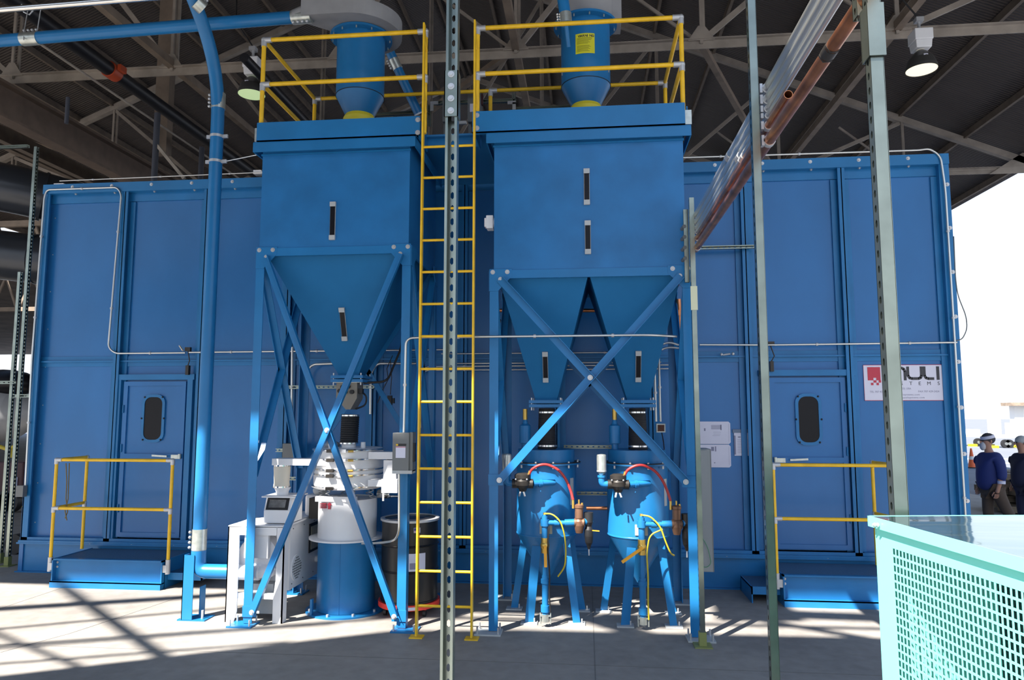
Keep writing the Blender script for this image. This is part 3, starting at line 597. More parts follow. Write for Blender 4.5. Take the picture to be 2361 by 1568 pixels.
# ================================================================ HOPPERS
FY, RYH = 6.7, 7.93
def cornerplate(x, z, sgn, y=FY - .012, s=1.0):
    w_, h_, c = .215 * s, .215 * s, .08
    pts = [(x, y, z), (x + sgn * w_, y, z), (x + sgn * w_, y, z - .07), (x + sgn * c, y, z - h_), (x, y, z - h_)]
    return pts if sgn > 0 else pts[::-1]
def sight(parent, zs, cx, w_=.058, n=2):
    """zs = [(z0, y at z0), (z1, y at z1)]"""
    (z0, y0), (z1, y1) = zs; d = V((0, y1 - y0, z1 - z0)); nrm = V((0, -d.z, d.y)).normalized() if d.z > 0 else V((0, d.z, -d.y)).normalized()
    g = MB(); a = V((cx, y0, z0)); b = V((cx, y1, z1)); g.bar(a + nrm * .010, b + nrm * .010, w_ * .82, .014, nrm) if False else g.bar(a + nrm * .010, b + nrm * .010, w_ * .8, .016, hint=nrm)
    o = g.build('sight_glass', 'dark', parent)
    e = MB().cut(); u = d.normalized()
    e.bar(a + nrm * .010 - u * .002, a + nrm * .010 + u * .045, w_, .026, hint=nrm); e.cut().bar(b + nrm * .010 - u * .045, b + nrm * .010 + u * .002, w_, .026, hint=nrm)
    MB().bar(a + nrm * .004, b + nrm * .004, w_ * .95, .010, hint=nrm).build('backing_strip', 'ltgrey', o)
    each(e, 'end_clamp', 'ltgrey', o)
def hopper(nm, label, x0, x1, zb, xg0, xg1, cones, lug, crossz):
    cx = (x0 + x1) / 2; t = thing('storage_hopper', label, 'hopper', (cx, (FY + RYH) / 2, 0))
    MB().box(x0, x1, FY, RYH, zb, 4.70).build('bin', 'bin', t)
    MB().box(x0 - .07, x1 + .07, FY - .075, FY, 4.63, 4.645).build('ledge_angle', 'blue', t) if False else None
    l = MB(); l.prism([(x0 - .07, FY - .075, 4.60), (x0 - .07, FY - .065, 4.60), (x0 - .07, FY - .065, 4.695), (x0 - .07, FY - .075, 4.695)], (x1 - x0 + .14, 0, 0)).box(x0 - .07, x1 + .07, FY - .07, FY + .0, 4.695, 4.705).box(x0 - .07, x0 - .06, FY - .07, RYH, 4.60, 4.70).box(x1 + .06, x1 + .07, FY - .07, RYH, 4.60, 4.70)
    l.box(x0 - .01, x1 + .01, FY - .012, FY, 4.58, 4.60); l.build('rim_flange', 'blue', t)
    q = MB()
    for k in range(4): q.cut().cyl((x0 + .17 + (x1 - x0 - .33) * k / 3, FY - .055, 4.695), (x0 + .17 + (x1 - x0 - .33) * k / 3, FY - .055, 4.655), .012, n=8)
    each(q, 'rim_bolt', 'bolt', t)
    MB().box(x0 - .01, x1 + .01, FY - .01, FY + .02, zb - .08, zb).box(x0 - .01, x1 + .01, RYH - .02, RYH + .01, zb - .08, zb).box(x0 - .01, x0 + .01, FY, RYH, zb - .08, zb).box(x1 - .01, x1 + .01, FY, RYH, zb - .08, zb).build('bottom_beam', 'blue', t)
    for (tx0, tx1, ox, oz) in cones:
        c = MB(); c.frustum((ox - .11, ox + .11, 7.19, 7.41), oz, (tx0, tx1, FY + .03, RYH - .03), zb - .03).box(ox - .11, ox + .11, 7.19, 7.41, oz - .05, oz); co = c.build('cone', 'cone', t)
        f = MB().box(ox - .17, ox + .17, 7.13, 7.47, oz - .045, oz - .015).box(ox - .17, ox + .17, 7.13, 7.47, oz - .085, oz - .055); f.build('outlet_flange', 'blue', co)
        f = MB()
        for dx in (-.145, .145):
            for yy in (7.15, 7.45): f.cut().cyl((ox + dx, yy, oz - .115), (ox + dx, yy, oz + .01), .008, n=6)
        each(f, 'flange_bolt', 'bolt', co)
    for xx, sg in ((xg0, 1), (xg1, -1)):
        for yy, sy_ in ((FY, 1), (RYH, -1)):
            lg = MB(); lg.box(min(xx, xx + sg * .085), max(xx, xx + sg * .085), yy - .005 if sy_ > 0 else yy, yy + .005 if sy_ > 0 else yy + .01, .02, zb - .0)
            lg.box(min(xx, xx + sg * .010), max(xx, xx + sg * .010), min(yy, yy + sy_ * .085), max(yy, yy + sy_ * .085), .02, zb)
            lo_ = lg.build('leg', 'blue', t)
            MB().box(xx - .12, xx + .12, yy - .10, yy + .10, 0, .014).build('base_plate', 'blue' if xg0 < -2 else 'ltgrey', lo_)
            ab = MB()
            for dx in (-.095, .095):
                for dy in (-.075, .075): ab.cut().cyl((xx + dx, yy + dy, 0), (xx + dx, yy + dy, .07), .009, n=6)
            each(ab, 'anchor_bolt', 'bolt', lo_)
            if sy_ > 0:
                gp = MB().prism(cornerplate(xx, zb + .012, sg), (0, .010, 0)); gp.build('gusset_plate', 'blue', t)
                gb = MB()
                for (a_, b_) in ((.03, .03), (.17, .03), (.105, .10)): gb.hexbolt((xx + sg * a_, FY - .012, zb + .012 - b_), (0, -1, 0), .013, .010)
                each(gb, 'gusset_bolt', 'bolt', t)
            gp = MB().prism([(xx, yy, zb), (xx, yy + sy_ * .2, zb), (xx, yy + sy_ * .2, zb - .07), (xx, yy + sy_ * .08, zb - .2), (xx, yy, zb - .2)], (-.008 * sg, 0, 0)); gp.build('side_gusset', 'blue', t)
    za = zb - .09
    # front cross
    for s_, (xa, xb), k in ((1, (xg0 + .10, xg1 - .10), 0), (-1, (xg1 - .10, xg0 + .10), 1)):
        b_ = MB(); yy = FY - .020 - .012 * k; b_.bar((xa, yy, za), (xb, yy, lug), .055, .007, hint=(0, 1, 0)) if False else None
        A, B = V((xa, yy, za)), V((xb, yy, lug)); b_.bar(A, B, .070, .008, hint=(0, 1, 0)); b_.bar(A, B, .006, .05, hint=(0, 1, 0), off=(.035, -.025))
        b_.build('cross_brace', 'blue', t)
    b_ = MB()
    for xx, sg in ((xg0, 1), (xg1, -1)):
        b_.cut().box(min(xx - sg * .006, xx + sg * .13), max(xx - sg * .006, xx + sg * .13), FY - .016, FY - .005, lug - .05, lug + .05)
    each(b_, 'brace_lug', 'blue', t)
    b_ = MB(); mx = (xg0 + xg1) / 2
    for xx, zz_ in ((xg0 + .10, lug), (xg1 - .10, lug), (mx, (za + lug) / 2)): b_.hexbolt((xx, FY - .042, zz_), (0, -1, 0), .015, .012)
    each(b_, 'brace_bolt', 'bolt', t)
    # side and rear crosses
    zl = max(lug, 1.38)
    for xx, sg in ((xg0, 1), (xg1, -1)):
        for ya, yb in ((FY + .05, RYH - .05), (RYH - .05, FY + .05)):
            b_ = MB(); b_.bar((xx, ya, za), (xx, yb, zl), .07, .008, hint=(1, 0, 0)); b_.bar((xx + sg * .035, ya, za), (xx + sg * .035, yb, zl), .008, .07, hint=(1, 0, 0)); b_.build('side_brace', 'blue', t)
    for xa, xb in ((xg0 + .08, xg1 - .08), (xg1 - .08, xg0 + .08)):
        b_ = MB(); b_.bar((xa, RYH + .01, za), (xb, RYH + .01, zl), .058, .008, hint=(0, 1, 0)); b_.build('rear_brace', 'blue', t)
    return t
HL = hopper('L', 'left blue storage hopper with one cone, standing over the white sifter', -3.22, -1.70, 3.63, -3.245, -1.675, [(-3.17, -1.75, -2.44, 2.40)], .13, 0)
HR = hopper('R', 'right blue storage hopper with two cones, standing over the blast pots', -.86, .95, 3.36, -.90, .995, [(-.83, .045, -.39, 2.14), (.045, .92, .52, 2.14)], 1.38, 0)
sight(HL, [(3.70, FY), (4.08, FY)], -2.47)
def coney(z, zb, oz): return 7.19 - (z - oz) / (zb - .03 - oz) * (7.19 - FY - .03)
def q_(z0, z1, zb, oz): return [(z0, coney(z0, zb, oz)), (z1, coney(z1, zb, oz))]
sight(HL, q_(2.74, 3.06, 3.63, 2.40), -2.44)
sight(HR, [(3.98, FY), (4.33, FY)], .035); sight(HR, [(3.50, FY), (3.82, FY)], .04)
sight(HR, q_(2.31, 2.60, 3.36, 2.14), -.39, .055); sight(HR, q_(2.31, 2.60, 3.36, 2.14), .52, .055)
# white level sensor on the right hopper's side
q = MB(); q.box(-.95, -.88, 6.78, 6.90, 3.80, 3.93).cyl((-.90, 6.84, 3.865), (-.86, 6.84, 3.865), .05, n=12).box(-.97, -.94, 6.80, 6.88, 3.82, 3.91)
tag(q.build('level_sensor', 'white', bevel=.006), 'small white level sensor on the left side of the right hopper', 'sensor')
# deck between / over hoppers with fascia channels
dk = thing('top_deck', 'blue service deck and kerb channels joining the tops of both hoppers', 'deck', (-1.1, 7.6, 4.7))
MB().box(-3.2, .98, 7.0, 8.58, 4.84, 4.86).build('deck_plate', mat('blue deck underside', BLUE, .5), dk)
MB().box(-3.25, -1.585, FY - .085, FY - .07, 4.705, 4.90).box(-3.25, -1.585, FY - .085, FY - .03, 4.705, 4.715).build('kerb_channel', 'blue', dk)
MB().box(-1.065, .965, FY - .085, FY - .07, 4.705, 4.92).box(-1.065, .965, FY - .085, FY - .03, 4.705, 4.715).build('kerb_channel', 'blue', dk)
MB().box(-3.26, -3.245, FY - .07, 8.58, 4.705, 4.90).build('kerb_channel', 'blue', dk); MB().box(.985, 1.0, FY - .02, 8.58, 4.705, 4.91).build('kerb_channel', 'blue', dk)
MB().box(-1.62, -1.04, 7.06, 7.075, 4.74, 4.86).box(-1.62, -1.605, FY - .07, 7.07, 4.705, 4.90).box(-1.065, -1.05, FY - .07, 7.07, 4.705, 4.90).build('ladder_bay_edge', 'blue', dk)
q = MB()
for x, z in ((-1.605, 4.73), (-1.605, 4.86), (-1.05, 4.75), (-1.05, 4.88)): q.hexbolt((x + (.0 if x < -1.3 else .03), FY - .086, z), (0, -1, 0), .015, .012)
each(q, 'kerb_bolt', 'bolt', dk)
q = MB()
for x in (-3.26, 1.0): q.cut().box(x - .03, x + .03, FY - .05, FY - .0, 4.72, 4.86)
each(q, 'rail_bracket', 'galv', dk)
# ---------------------------------------------------------------- guard rails
def guard(label, xa, xb, side, backx):
    t = thing('guard_rail', label, 'guard rail', ((xa + xb) / 2, 7.3, 4.9)); r = .022; y0, y1 = FY - .03, 8.05
    zt, zm = 5.80, 5.325; xs = xa if side < 0 else xb
    posts = [(xa, y0), (xb, y0), (xs, y1)] + [(x, y1) for x in backx]
    for x, yy in posts: MB().cyl((x, yy, 4.74 if yy == y0 else 4.862), (x, yy, zt), r, n=14).build('post', 'yellow', t)
    MB().cyl((xa, y0, zt), (xb, y0, zt), r, n=14).build('top_rail', 'yellow', t); MB().cyl((xa, y0, zm), (xb, y0, zm), r, n=14).build('mid_rail', 'yellow', t)
    MB().cyl((xs, y0, zt), (xs, y1, zt), r, n=14).build('side_top_rail', 'yellow', t); MB().cyl((xs, y0, zm), (xs, y1, zm), r, n=14).build('side_mid_rail', 'yellow', t)
    x0_, x1_ = (xs, -1.08) if side < 0 else (-1.08, xs)
    MB().cyl((x0_, y1, zt), (x1_, y1, zt), r, n=14).build('rear_top_rail', 'yellow', t)
    f = MB()
    for x, yy in posts:
        for z in (zt, zm) if yy == y0 else (zt,):
            f.cut().ball((x, yy, z), .031, 10); f.cyl((x, yy, z - .07), (x, yy, z), .028, n=12)
            dx = .08 * (1 if x < (xa + xb) / 2 else -1); f.cyl((x, yy, z), (x + dx, yy, z), .028, n=12)
    each(f, 'elbow_fitting', 'alu', t)
    return t
guard('yellow guard rail around the left hopper top', -3.235, -1.55, -1, [])
guard('yellow guard rail around the right hopper top', -1.025, .955, 1, [-1.08])
# ---------------------------------------------------------------- ladder
ld = thing('ladder', 'tall narrow yellow access ladder between the two hoppers', 'ladder', (-1.27, 6.5, 0))
for k, x in enumerate((-1.525, -1.025)):
    s_ = MB(); s_.box(x - .008, x + .008, 6.47, 6.53, .02, 5.78).prism([(x - .06, 6.46, 0), (x + .06, 6.46, 0), (x + .06, 6.46, .01), (x - .06, 6.46, .01)], (0, .1, 0))
    s_.build('side_rail', 'yellow', ld)
    s_ = MB(); s_.bar((x, 6.49, 5.76), (x - .005, FY - .04, 5.58), .05, .006, hint=(1, 0, 0)); s_.bar((x, 6.49, 5.2), (x - .005, FY - .04, 4.95), .05, .006, hint=(1, 0, 0)); s_.build('tie_strap', 'yellow', ld)
for k in range(15): MB().cyl((-1.525, 6.5, 4.535 - .3042 * k), (-1.025, 6.5, 4.535 - .3042 * k), .0125, n=10).build('rung', 'yellow', ld)
# ---------------------------------------------------------------- cyclones
def cyclone(x, label, right):
    y = 7.27; t = thing('cyclone_separator', label, 'cyclone separator', (x, y, 4.86)); R_ = .258
    b_ = MB().lathe((x, y, 0), [(.13, 4.86), (.133, 5.17), (R_, 5.42), (R_, 6.08)], 40, caps=True); b_.build('body', 'blue', t)
    MB().lathe((x, y, 0), [(.262, 5.418), (.262, 5.424)], 40).build('seam', 'black', t)
    MB().lathe((x, y, 0), [(.16, 5.10), (.175, 5.17), (.15, 5.215), (.135, 5.22)], 32).build('base_boot', mat('yellow rubber boot', (.72, .62, .03), .5), t)
    fr = .335; MB().lathe((x, y, 0), [(fr, 6.08), (fr, 6.105)], 40).build('top_flange', 'blue', t)
    fb = MB()
    for k in range(12):
        a = math.radians(30 * k + 8); fb.cut().cyl((x + .31 * math.cos(a), y + .31 * math.sin(a), 6.055), (x + .31 * math.cos(a), y + .31 * math.sin(a), 6.09), .008, n=6)
    each(fb, 'flange_bolt', 'galv', t)
    return t, y
t, y = cyclone(-2.41, 'left blue cyclone separator with grey spiral inlet under the horizontal pipe', 0)
pf = []; n = 40
for k in range(n + 1):
    a = math.radians(-90 + 300 * k / n); rr = .50 - .17 * k / n; pf.append((-2.41 + rr * math.cos(a), y + rr * math.sin(a)))
pf = [(-2.90, y - .50)] + pf + [(-2.90, y - .33)]
MB().prism([(a, b, 6.11) for a, b in pf], (0, 0, .17)).build('spiral_inlet', 'stone', t)
MB().cyl((-3.00, y - .42, P(700, 39, 6.85).z), (-2.86, y - .42, 6.195), .073, n=20).build('inlet_neck', 'stone', t)
MB().box(-2.56, -2.24, y - .12, y + .12, 6.34, 6.36).cyl((-2.41, y, 6.28), (-2.41, y, 6.85), .10, n=20).box(-2.56, -2.53, y - .12, y - .09, 6.28, 7).box(-2.27, -2.24, y - .12, y - .09, 6.28, 7).build('motor', 'stone', t)
MB().cyl((-2.19, y, 6.25), (-2.19, y, 6.42), .03, n=10).build('motor_fitting', 'castiron', t)
t, y = cyclone(.04, 'right blue cyclone separator with a yellow warning label', 1)
MB().cyl((.06, y + .05, 6.105), (.06, y + .05, 6.9), .30, n=32).build('blower_housing', 'stone', t)
MB().cyl((.20, y - .02, 6.11), (.20, y - .02, 6.8), .12, n=16).box(.25, .42, y - .1, y + .2, 6.10, 6.8).build('motor', 'stone', t)
# warning label bent on the cylinder
lb = MB(); r_ = .2605; az = [math.radians(-113 + 44 * k / 8) for k in range(9)]; z0, z1 = 5.665, 5.88
def curved(mb, r_, az, z0, z1):
    mb.add([(.04 + r_ * math.cos(a), y + r_ * math.sin(a), z) for z in (z0, z1) for a in az], [(k, k + 1, len(az) + k + 1, len(az) + k) for k in range(len(az) - 1)], True)
curved(lb, r_, az, z0, z1); lo_ = lb.build('warning_label', 'warn', t)
il = MB()
for k in range(12):
    zz = z1 - .052 - .0118 * k - (.012 if k > 5 else 0)
    a1 = az[1] + (az[7] - az[1]) * (.98 if k < 2 else (.70 + .25 * ((k * 7) % 5) / 5)); ar = [az[0] + .06 + (a1 - az[0] - .06) * q / 6 for q in range(7)]
    curved(il, r_ + .0008, ar, zz, zz + .0055)
il.build('small_print', 'warnink', lo_)
for k, ch in enumerate('WARNING'):
    a = az[0] + (az[-1] - az[0]) * (.13 + .118 * k); text(ch, .036, (.04 + (r_ + .0012) * math.cos(a), y + (r_ + .0012) * math.sin(a), z1 - .040), 'signink', lo_, rot=(math.pi / 2, 0, a + math.pi / 2), name='letter', bold=.0006)
hb = MB()
for a in (-160, -25):
    a = math.radians(a); hb.cut().tube([(.04 + .262 * math.cos(a), y + .262 * math.sin(a), z) for z in (5.52, 5.58)], .005, 6)
each(hb, 'latch_hook', 'bolt', t)
# feed pipe into the right cyclone from above
t = thing('feed_pipe', 'short blue pipe dropping beside the top of the right cyclone', 'pipe', (-.24, 6.9, 6.0))
a, b = P(1292, -40, 6.85), P(1303, 32, 6.85); MB().cyl(a, b, .058, n=18).build('pipe_run', 'blue', t); c, d = P(1303, 32, 6.85), P(1305, 55, 6.85); MB().cyl(c, d, .064, n=18).build('sleeve', 'galv', t)
q = MB()
for k in range(4): p = c.lerp(d, .1 + .26 * k); q.cut().ball(p + V((-.08, -.02, 0)), .014, 8); q.ball(p + V((-.055, -.02, 0)), .014, 8)
each(q, 'clamp_bolt', 'chrome', t); MB().cyl(d, d + V((.02, .12, -.18)), .022, n=10).build('stub', 'blue', t)
# ---------------------------------------------------------------- blue pneumatic pipes
t = thing('horizontal_pipe', 'long horizontal blue pipe crossing the top left toward the left cyclone', 'pipe', (-5, 6.85, 5.9))
A, B = P(-60, 99, 6.85), P(690, 39, 6.85); MB().cyl(A - (B - A) * 2.2, B, .065, n=24).build('pipe_run', 'blue', t)
def sleeve(parent, a, b, r, bolts, m='galv'):
    a, b = V(a), V(b); o = MB().cyl(a, b, r, n=24).build('coupling_sleeve', m, parent); q = MB(); bolts = V(bolts)
    d = (b - a).normalized(); q.bar(a + bolts * (r + .008), b + bolts * (r + .008), .022, .022)
    for k in range(4): p = a.lerp(b, .14 + .24 * k) + bolts * (r + .020); q.cut().ball(p, .016, 8)
    each(q, 'clamp_bolt', 'bolt', o); return o
u = (B - A).normalized()
sleeve(t, P(52, 91, 6.85), P(90, 88, 6.85), .070, (0, -.2, 1)); sleeve(t, P(674, 41, 6.85), P(718, 37, 6.85), .071, (0, -.5, -.85))
q = MB(); hx = P(62, 60, 6.85); q.cut().tube([P(66, 12, 6.85), P(55, 75, 6.80), P(55, 92, 6.77)], .005).cut().tube([P(96, 8, 6.85), P(86, 70, 6.85)], .005).cut().tube([P(50, 10, 6.85), P(55, 28, 6.85), P(68, 34, 6.85), P(76, 24, 6.85)], .008); each(q, 'hanger_rod', 'bolt', t)
t = thing('vertical_pipe', 'tall vertical blue pipe at left that bends overhead and elbows into the white machine', 'pipe', (-3.77, 6.85, 0))
PX, PY = -3.80, 6.85
topA = P(505, 160, PY); bend = P(514, 100, PY); tip = P(435, -30, 6.3)
MB().tube([(PX, PY, .80), (PX, PY, 5.62), tip + (tip - V((PX, PY, 5.62))) * 1.3], .065, 24, fil=.55, seg=10).build('pipe_run', 'blue', t)
el = MB().tube([(PX, PY, .66), (PX, PY, .455), (-3.3, PY, .455)], .070, 24, fil=.15, seg=10); el.build('elbow', 'blue', t)
sleeve(t, (PX, PY, .655), (PX, PY, .86), .070, (-.95, -.3, 0)); sleeve(t, (PX, PY, 5.17), (PX, PY, 5.34), .070, (-.95, -.3, 0))
a, b = P(469, 20, 6.42), P(452, 4, 6.36); sleeve(t, a, b, .070, (.5, 0, .8), 'galv')
for z in (4.60, 4.87):
    MB().cyl((PX, PY, z - .014), (PX, PY, z + .014), .069, n=24).box(PX - .11, PX + .12, PY - .01, PY + .01, z - .018, z + .018).build('clamp_band', 'alu', t)
conduit('thin tie rod from the vertical blue pipe to the left hopper rim', [(PX + .1, PY, 4.60), (-3.3, 6.75, 4.62)], r=.006, clips=False, name='tie_rod', cat='rod')
ps = thing('pipe_stand', 'blue channel stand holding the foot of the vertical pipe', 'pipe stand', (PX - .05, PY, 0))
MB().box(PX - .11, PX + .0, PY - .08, PY - .072, .01, .62).box(PX - .11, PX - .102, PY - .08, PY + .02, .01, .62).box(PX + .015, PX + .023, PY + .02, PY + .12, .01, .30).build('channel', 'blue', ps)
MB().box(PX - .15, PX + .13, PY - .08, PY + .12, 0, .012).build('base_plate', 'blue', ps); each(MB().cut().cyl((PX + .075, PY - .02, 0), (PX + .075, PY - .02, .09), .012, n=8).cut().cyl((PX - .12, PY - .05, 0), (PX - .12, PY - .05, .05), .01, n=8), 'anchor_bolt', 'bolt', ps)
t = thing('return_pipe', 'blue pipe slanting down behind the left cyclone', 'pipe', (-1.9, 7.9, 5))
A, B = P(890, 100, 8.0), P(965, 262, 8.25); MB().cyl(A, B, .055, n=18).build('pipe_run', 'blue', t); sleeve(t, A.lerp(B, .22), A.lerp(B, .36), .060, (-.9, -.3, -.2))
# strut frame and boxes behind the deck
t = thing('deck_strut_frame', 'slotted strut frame standing at the rear of the hopper deck', 'frame', (-.9, 8.4, 4.86))
for (x0, y0_, x1, y1_) in ((990, 240, 990, 290), (1000, 238, 1190, 232), (1185, 214, 1185, 262), (865, 265, 990, 258), (1190, 252, 1320, 247)):
    a, b = P(x0, y0_, 8.35), P(x1, y1_, 8.35); q = MB(); strut(q, a, b, (0, -1, 0), slots=False) ; q.build('strut_bar', 'zinc', t)
q = MB(); a = P(997, 240, 8.3); q.cut().box(a.x - .03, a.x + .07, 8.31, 8.32, a.z - .0, a.z + .04).box(a.x - .03, a.x + .01, 8.31, 8.32, a.z - .08, a.z); a = P(1185, 235, 8.3); q.cut().box(a.x - .08, a.x + .02, 8.31, 8.32, a.z - .02, a.z + .02).box(a.x - .02, a.x + .02, 8.31, 8.32, a.z - .09, a.z)
each(q, 'corner_bracket', 'alu', t)
for x0, x1, L in ((1023, 1050, 'behind the centre strut post'), (1080, 1110, 'left of the right guard rail')):
    a, b = P(x0, 217, 8.2), P(x1, 284, 8.2); t = thing('control_box', 'slate grey control box at the rear of the deck, ' + L, 'box', ((a.x + b.x) / 2, 8.2, b.z))
    MB().box(a.x, b.x, 8.14, 8.30, b.z, a.z).box(a.x, a.x + .03, 8.2, 8.24, 4.86, b.z).build('housing', 'grey', t, bevel=.004); MB().box(b.x, b.x + .02, 8.16, 8.22, a.z - .15, a.z - .02).build('red_handle', 'maroon', t); MB().box(a.x + .03, a.x + .07, 8.134, 8.14, b.z + .12, b.z + .22).build('label_plate', 'paper', t)
q = MB(); a = P(1066, 282, 8.0); q.prism(rrect(a.x - .05, a.x + .05, a.z - .018, a.z + .018, .015, 8.0), (0, .03, 0)); tag(q.build('junction_fitting', 'alu'), 'small oval silver conduit fitting on the deck edge', 'fitting')
# ================================================================ LEFT HOPPER EQUIPMENT
def bellows(mb, a, b, r, n, amp=.006):
    a, b = V(a), V(b); d = (b - a); L_ = d.length; prof = []
    for k in range(n): prof += [(r, L_ * k / n), (r + amp, L_ * (k + .35) / n), (r + amp, L_ * (k + .6) / n)]
    prof.append((r, L_)); mb.lathe(a, prof, 24, ax=d, smooth=False)
def ringpart(nm, c, r, z, h, m, parent):
    return MB().lathe((c[0], c[1], 0), [(r * .97, z), (r, z), (r, z + h), (r * .97, z + h)], 28).build(nm, m, parent)
# metering valve under the left cone
vx, vy = -2.435, 7.28
t = thing('metering_valve', 'tan sheet metal valve box with black knobs under the left hopper cone', 'valve', (vx, vy, 2.0))
o = MB().prism([(vx - .125, vy - .11, 2.31), (vx - .125, vy - .11, 2.15), (vx - .02, vy - .11, 2.035), (vx + .03, vy - .11, 2.035), (vx + .095, vy - .11, 2.15), (vx + .095, vy - .11, 2.31)][::-1], (0, .20, 0)).build('valve_body', mat('tan grey sheet', (.22, .20, .17), .5, .2), t)
MB().box(vx - .15, vx + .13, vy - .14, vy + .13, 2.31, 2.325).build('top_flange', 'galv', t)
q = MB()
for dx, dz in ((-.055, .265), (.005, .27), (-.085, .225), (-.025, .215), (.045, .215)): q.cut().cyl((vx + dx, vy - .135, 2.0 + dz), (vx + dx, vy - .11, 2.0 + dz), .022, n=14)
each(q, 'knob', 'black', t)
q = MB().tube([(vx + .10, vy, 2.22), (vx + .17, vy - .02, 2.18), (vx + .16, vy, 2.08), (vx + .05, vy, 2.04)], .009, 8, fil=.06); q.build('hose', 'black', t); MB().box(vx + .10, vx + .14, vy - .08, vy - .02, 2.2, 2.25).build('port_block', 'black', t)
t = thing('bellows_hose', 'black ribbed bellows feeding the white sifter', 'hose', (vx, vy, 1.70)); q = MB(); bellows(q, (vx - .015, vy, 1.69), (vx - .005, vy, 1.985), .088, 13); q.build('bellows', 'black', t)
MB().cyl((vx - .005, vy, 1.965), (vx - .005, vy, 1.98), .096, n=24).build('clamp_band', 'chrome', t); MB().cyl((vx - .015, vy, 1.68), (vx - .015, vy, 1.695), .098, n=24).build('clamp_band', 'chrome', t)
MB().cyl((vx - .015, vy, 1.64), (vx - .015, vy, 1.69), .075, n=24).build('inlet_collar', 'white', t)
conduit('black hose sagging from the valve box up to the ladder side', [(vx + .13, vy, 2.31), (vx + .35, 7.4, 2.33), P(905, 850, 7.5), P(926, 800, 7.6), P(927, 775, 7.7)], r=.012, clips=False, m='castiron', name='hose', cat='hose')
q = MB().tube([P(905, 820, 8.3), P(892, 850, 8.2), P(895, 875, 8.2), P(882, 900, 8.2), P(870, 930, 8.2)], .005).tube([P(900, 830, 8.2), P(903, 870, 8.2), P(900, 910, 8.2)], .005); a = P(900, 922, 8.2); q.box(a.x - .03, a.x + .02, 8.18, 8.22, a.z - .06, a.z + .05).box(a.x + .03, a.x + .05, 8.18, 8.22, a.z - .04, a.z + .02)
tag(q.build('loose_cables', 'black'), 'tangle of loose black cables with plugs between left hopper and ladder', 'cable')
# vibratory sifter
sx, sy = -2.465, 7.34
t = thing('vibratory_sifter', 'round white vibratory sifter of stacked rings on a blue pedestal', 'sifter', (sx, sy, 0))
pd = MB().lathe((sx, sy, 0), [(.292, .02), (.292, .72)], 40).build('pedestal', 'blue', t)
MB().lathe((sx, sy, 0), [(.40, 0), (.40, .018)], 40).box(sx - .255, sx - .235, sy - .32, sy - .28, .02, .17).box(sx + .02, sx + .03, sy - .294, sy - .29, .02, .72).build('foot_flange', 'blue', pd)
q = MB()
for a in (-150, -100, -60, -20):
    a = math.radians(a); q.cut().cyl((sx + .36 * math.cos(a), sy + .36 * math.sin(a), .0), (sx + .36 * math.cos(a), sy + .36 * math.sin(a), .04), .014, n=6)
each(q, 'anchor_bolt', 'bolt', pd)
MB().lathe((sx, sy, 0), [(.385, .722), (.385, .736)], 40).build('support_plate', 'white', t)
MB().lathe((sx, sy, 0), [(.298, .736), (.298, 1.125), (.288, 1.125), (.288, 1.115)], 40, caps=True).box(sx - .24, sx + .18, sy - .300, sy - .25, 1.115, 1.165).build('base_drum', 'white', t)
q = MB()
for k in range(4): q.box(sx - .195, sx - .125, sy - .299, sy - .26, 1.092 - .014 * k, 1.098 - .014 * k)
ax_ = sx - .092
q.prism([(ax_ - .012, sy - .301, 1.042), (ax_ + .012, sy - .301, 1.042), (ax_ + .012, sy - .301, 1.082), (ax_ + .026, sy - .301, 1.082), (ax_, sy - .301, 1.109), (ax_ - .026, sy - .301, 1.082), (ax_ - .012, sy - .301, 1.082)], (0, .012, 0))
q.build('rotation_arrow', 'signred', t, label='red arrow with small red warning print')
for a in (-165, -118, -62, -15, 60, 120):
    a = math.radians(a); c = V((sx + .275 * math.cos(a), sy + .275 * math.sin(a), 1.125)); pts = [c + V((.022 * math.cos(k * .9), .022 * math.sin(k * .9), .0065 * k * .9 / 1)) for k in range(20)]
    MB().tube(pts, .005, 6).build('spring', 'bolt', t)
MB().lathe((sx, sy, 0), [(.34, 1.23), (.375, 1.25), (.375, 1.255)], 40).build('tray', 'white', t)
rz = [(1.26, 1.37), (1.39, 1.42), (1.44, 1.525), (1.545, 1.615)]
for k, (a, b) in enumerate(rz): MB().lathe((sx, sy, 0), [(.355, a), (.355, b)], 40).build('screen_ring', 'white', t)
for k, z in enumerate((1.25, 1.373, 1.425, 1.528, 1.618)):
    o = MB().lathe((sx, sy, 0), [(.355, z - .004), (.375, z + .001), (.375, z + .013), (.355, z + .018)], 40).build('clamp_ring', 'chrome', t)
    MB().box(sx + .02, sx + .10, sy - .40, sy - .37, z - .01, z + .02).cyl((sx + .10, sy - .39, z + .005), (sx + .19, sy - .37, z + .005), .011, n=8).build('clamp_lever', 'chrome', o); MB().cyl((sx + .12, sy - .39, z + .004), (sx + .17, sy - .375, z + .004), .013, n=8).build('clamp_screw', 'brass', o)
    MB().box(sx - .10, sx - .03, sy - .40, sy - .36, z - .012, z + .02).build('clamp_buckle', 'castiron', o)
MB().lathe((sx, sy, 0), [(.355, 1.63), (.34, 1.64), (.10, 1.645)], 40).build('lid', 'white', t)
q = MB(); q.ball((sx - .24, sy + .05, 1.665), .13, 12, (1, .8, .35)); q.build('film_wrap', 'plastic', t, label='crumpled clear film over the lid')
for (dx, dy) in ((-.12, -.22), (.18, -.1)): MB().cyl((sx + dx, sy + dy, 1.635), (sx + dx, sy + dy, 1.70), .025, n=12).build('cap', 'white', t)
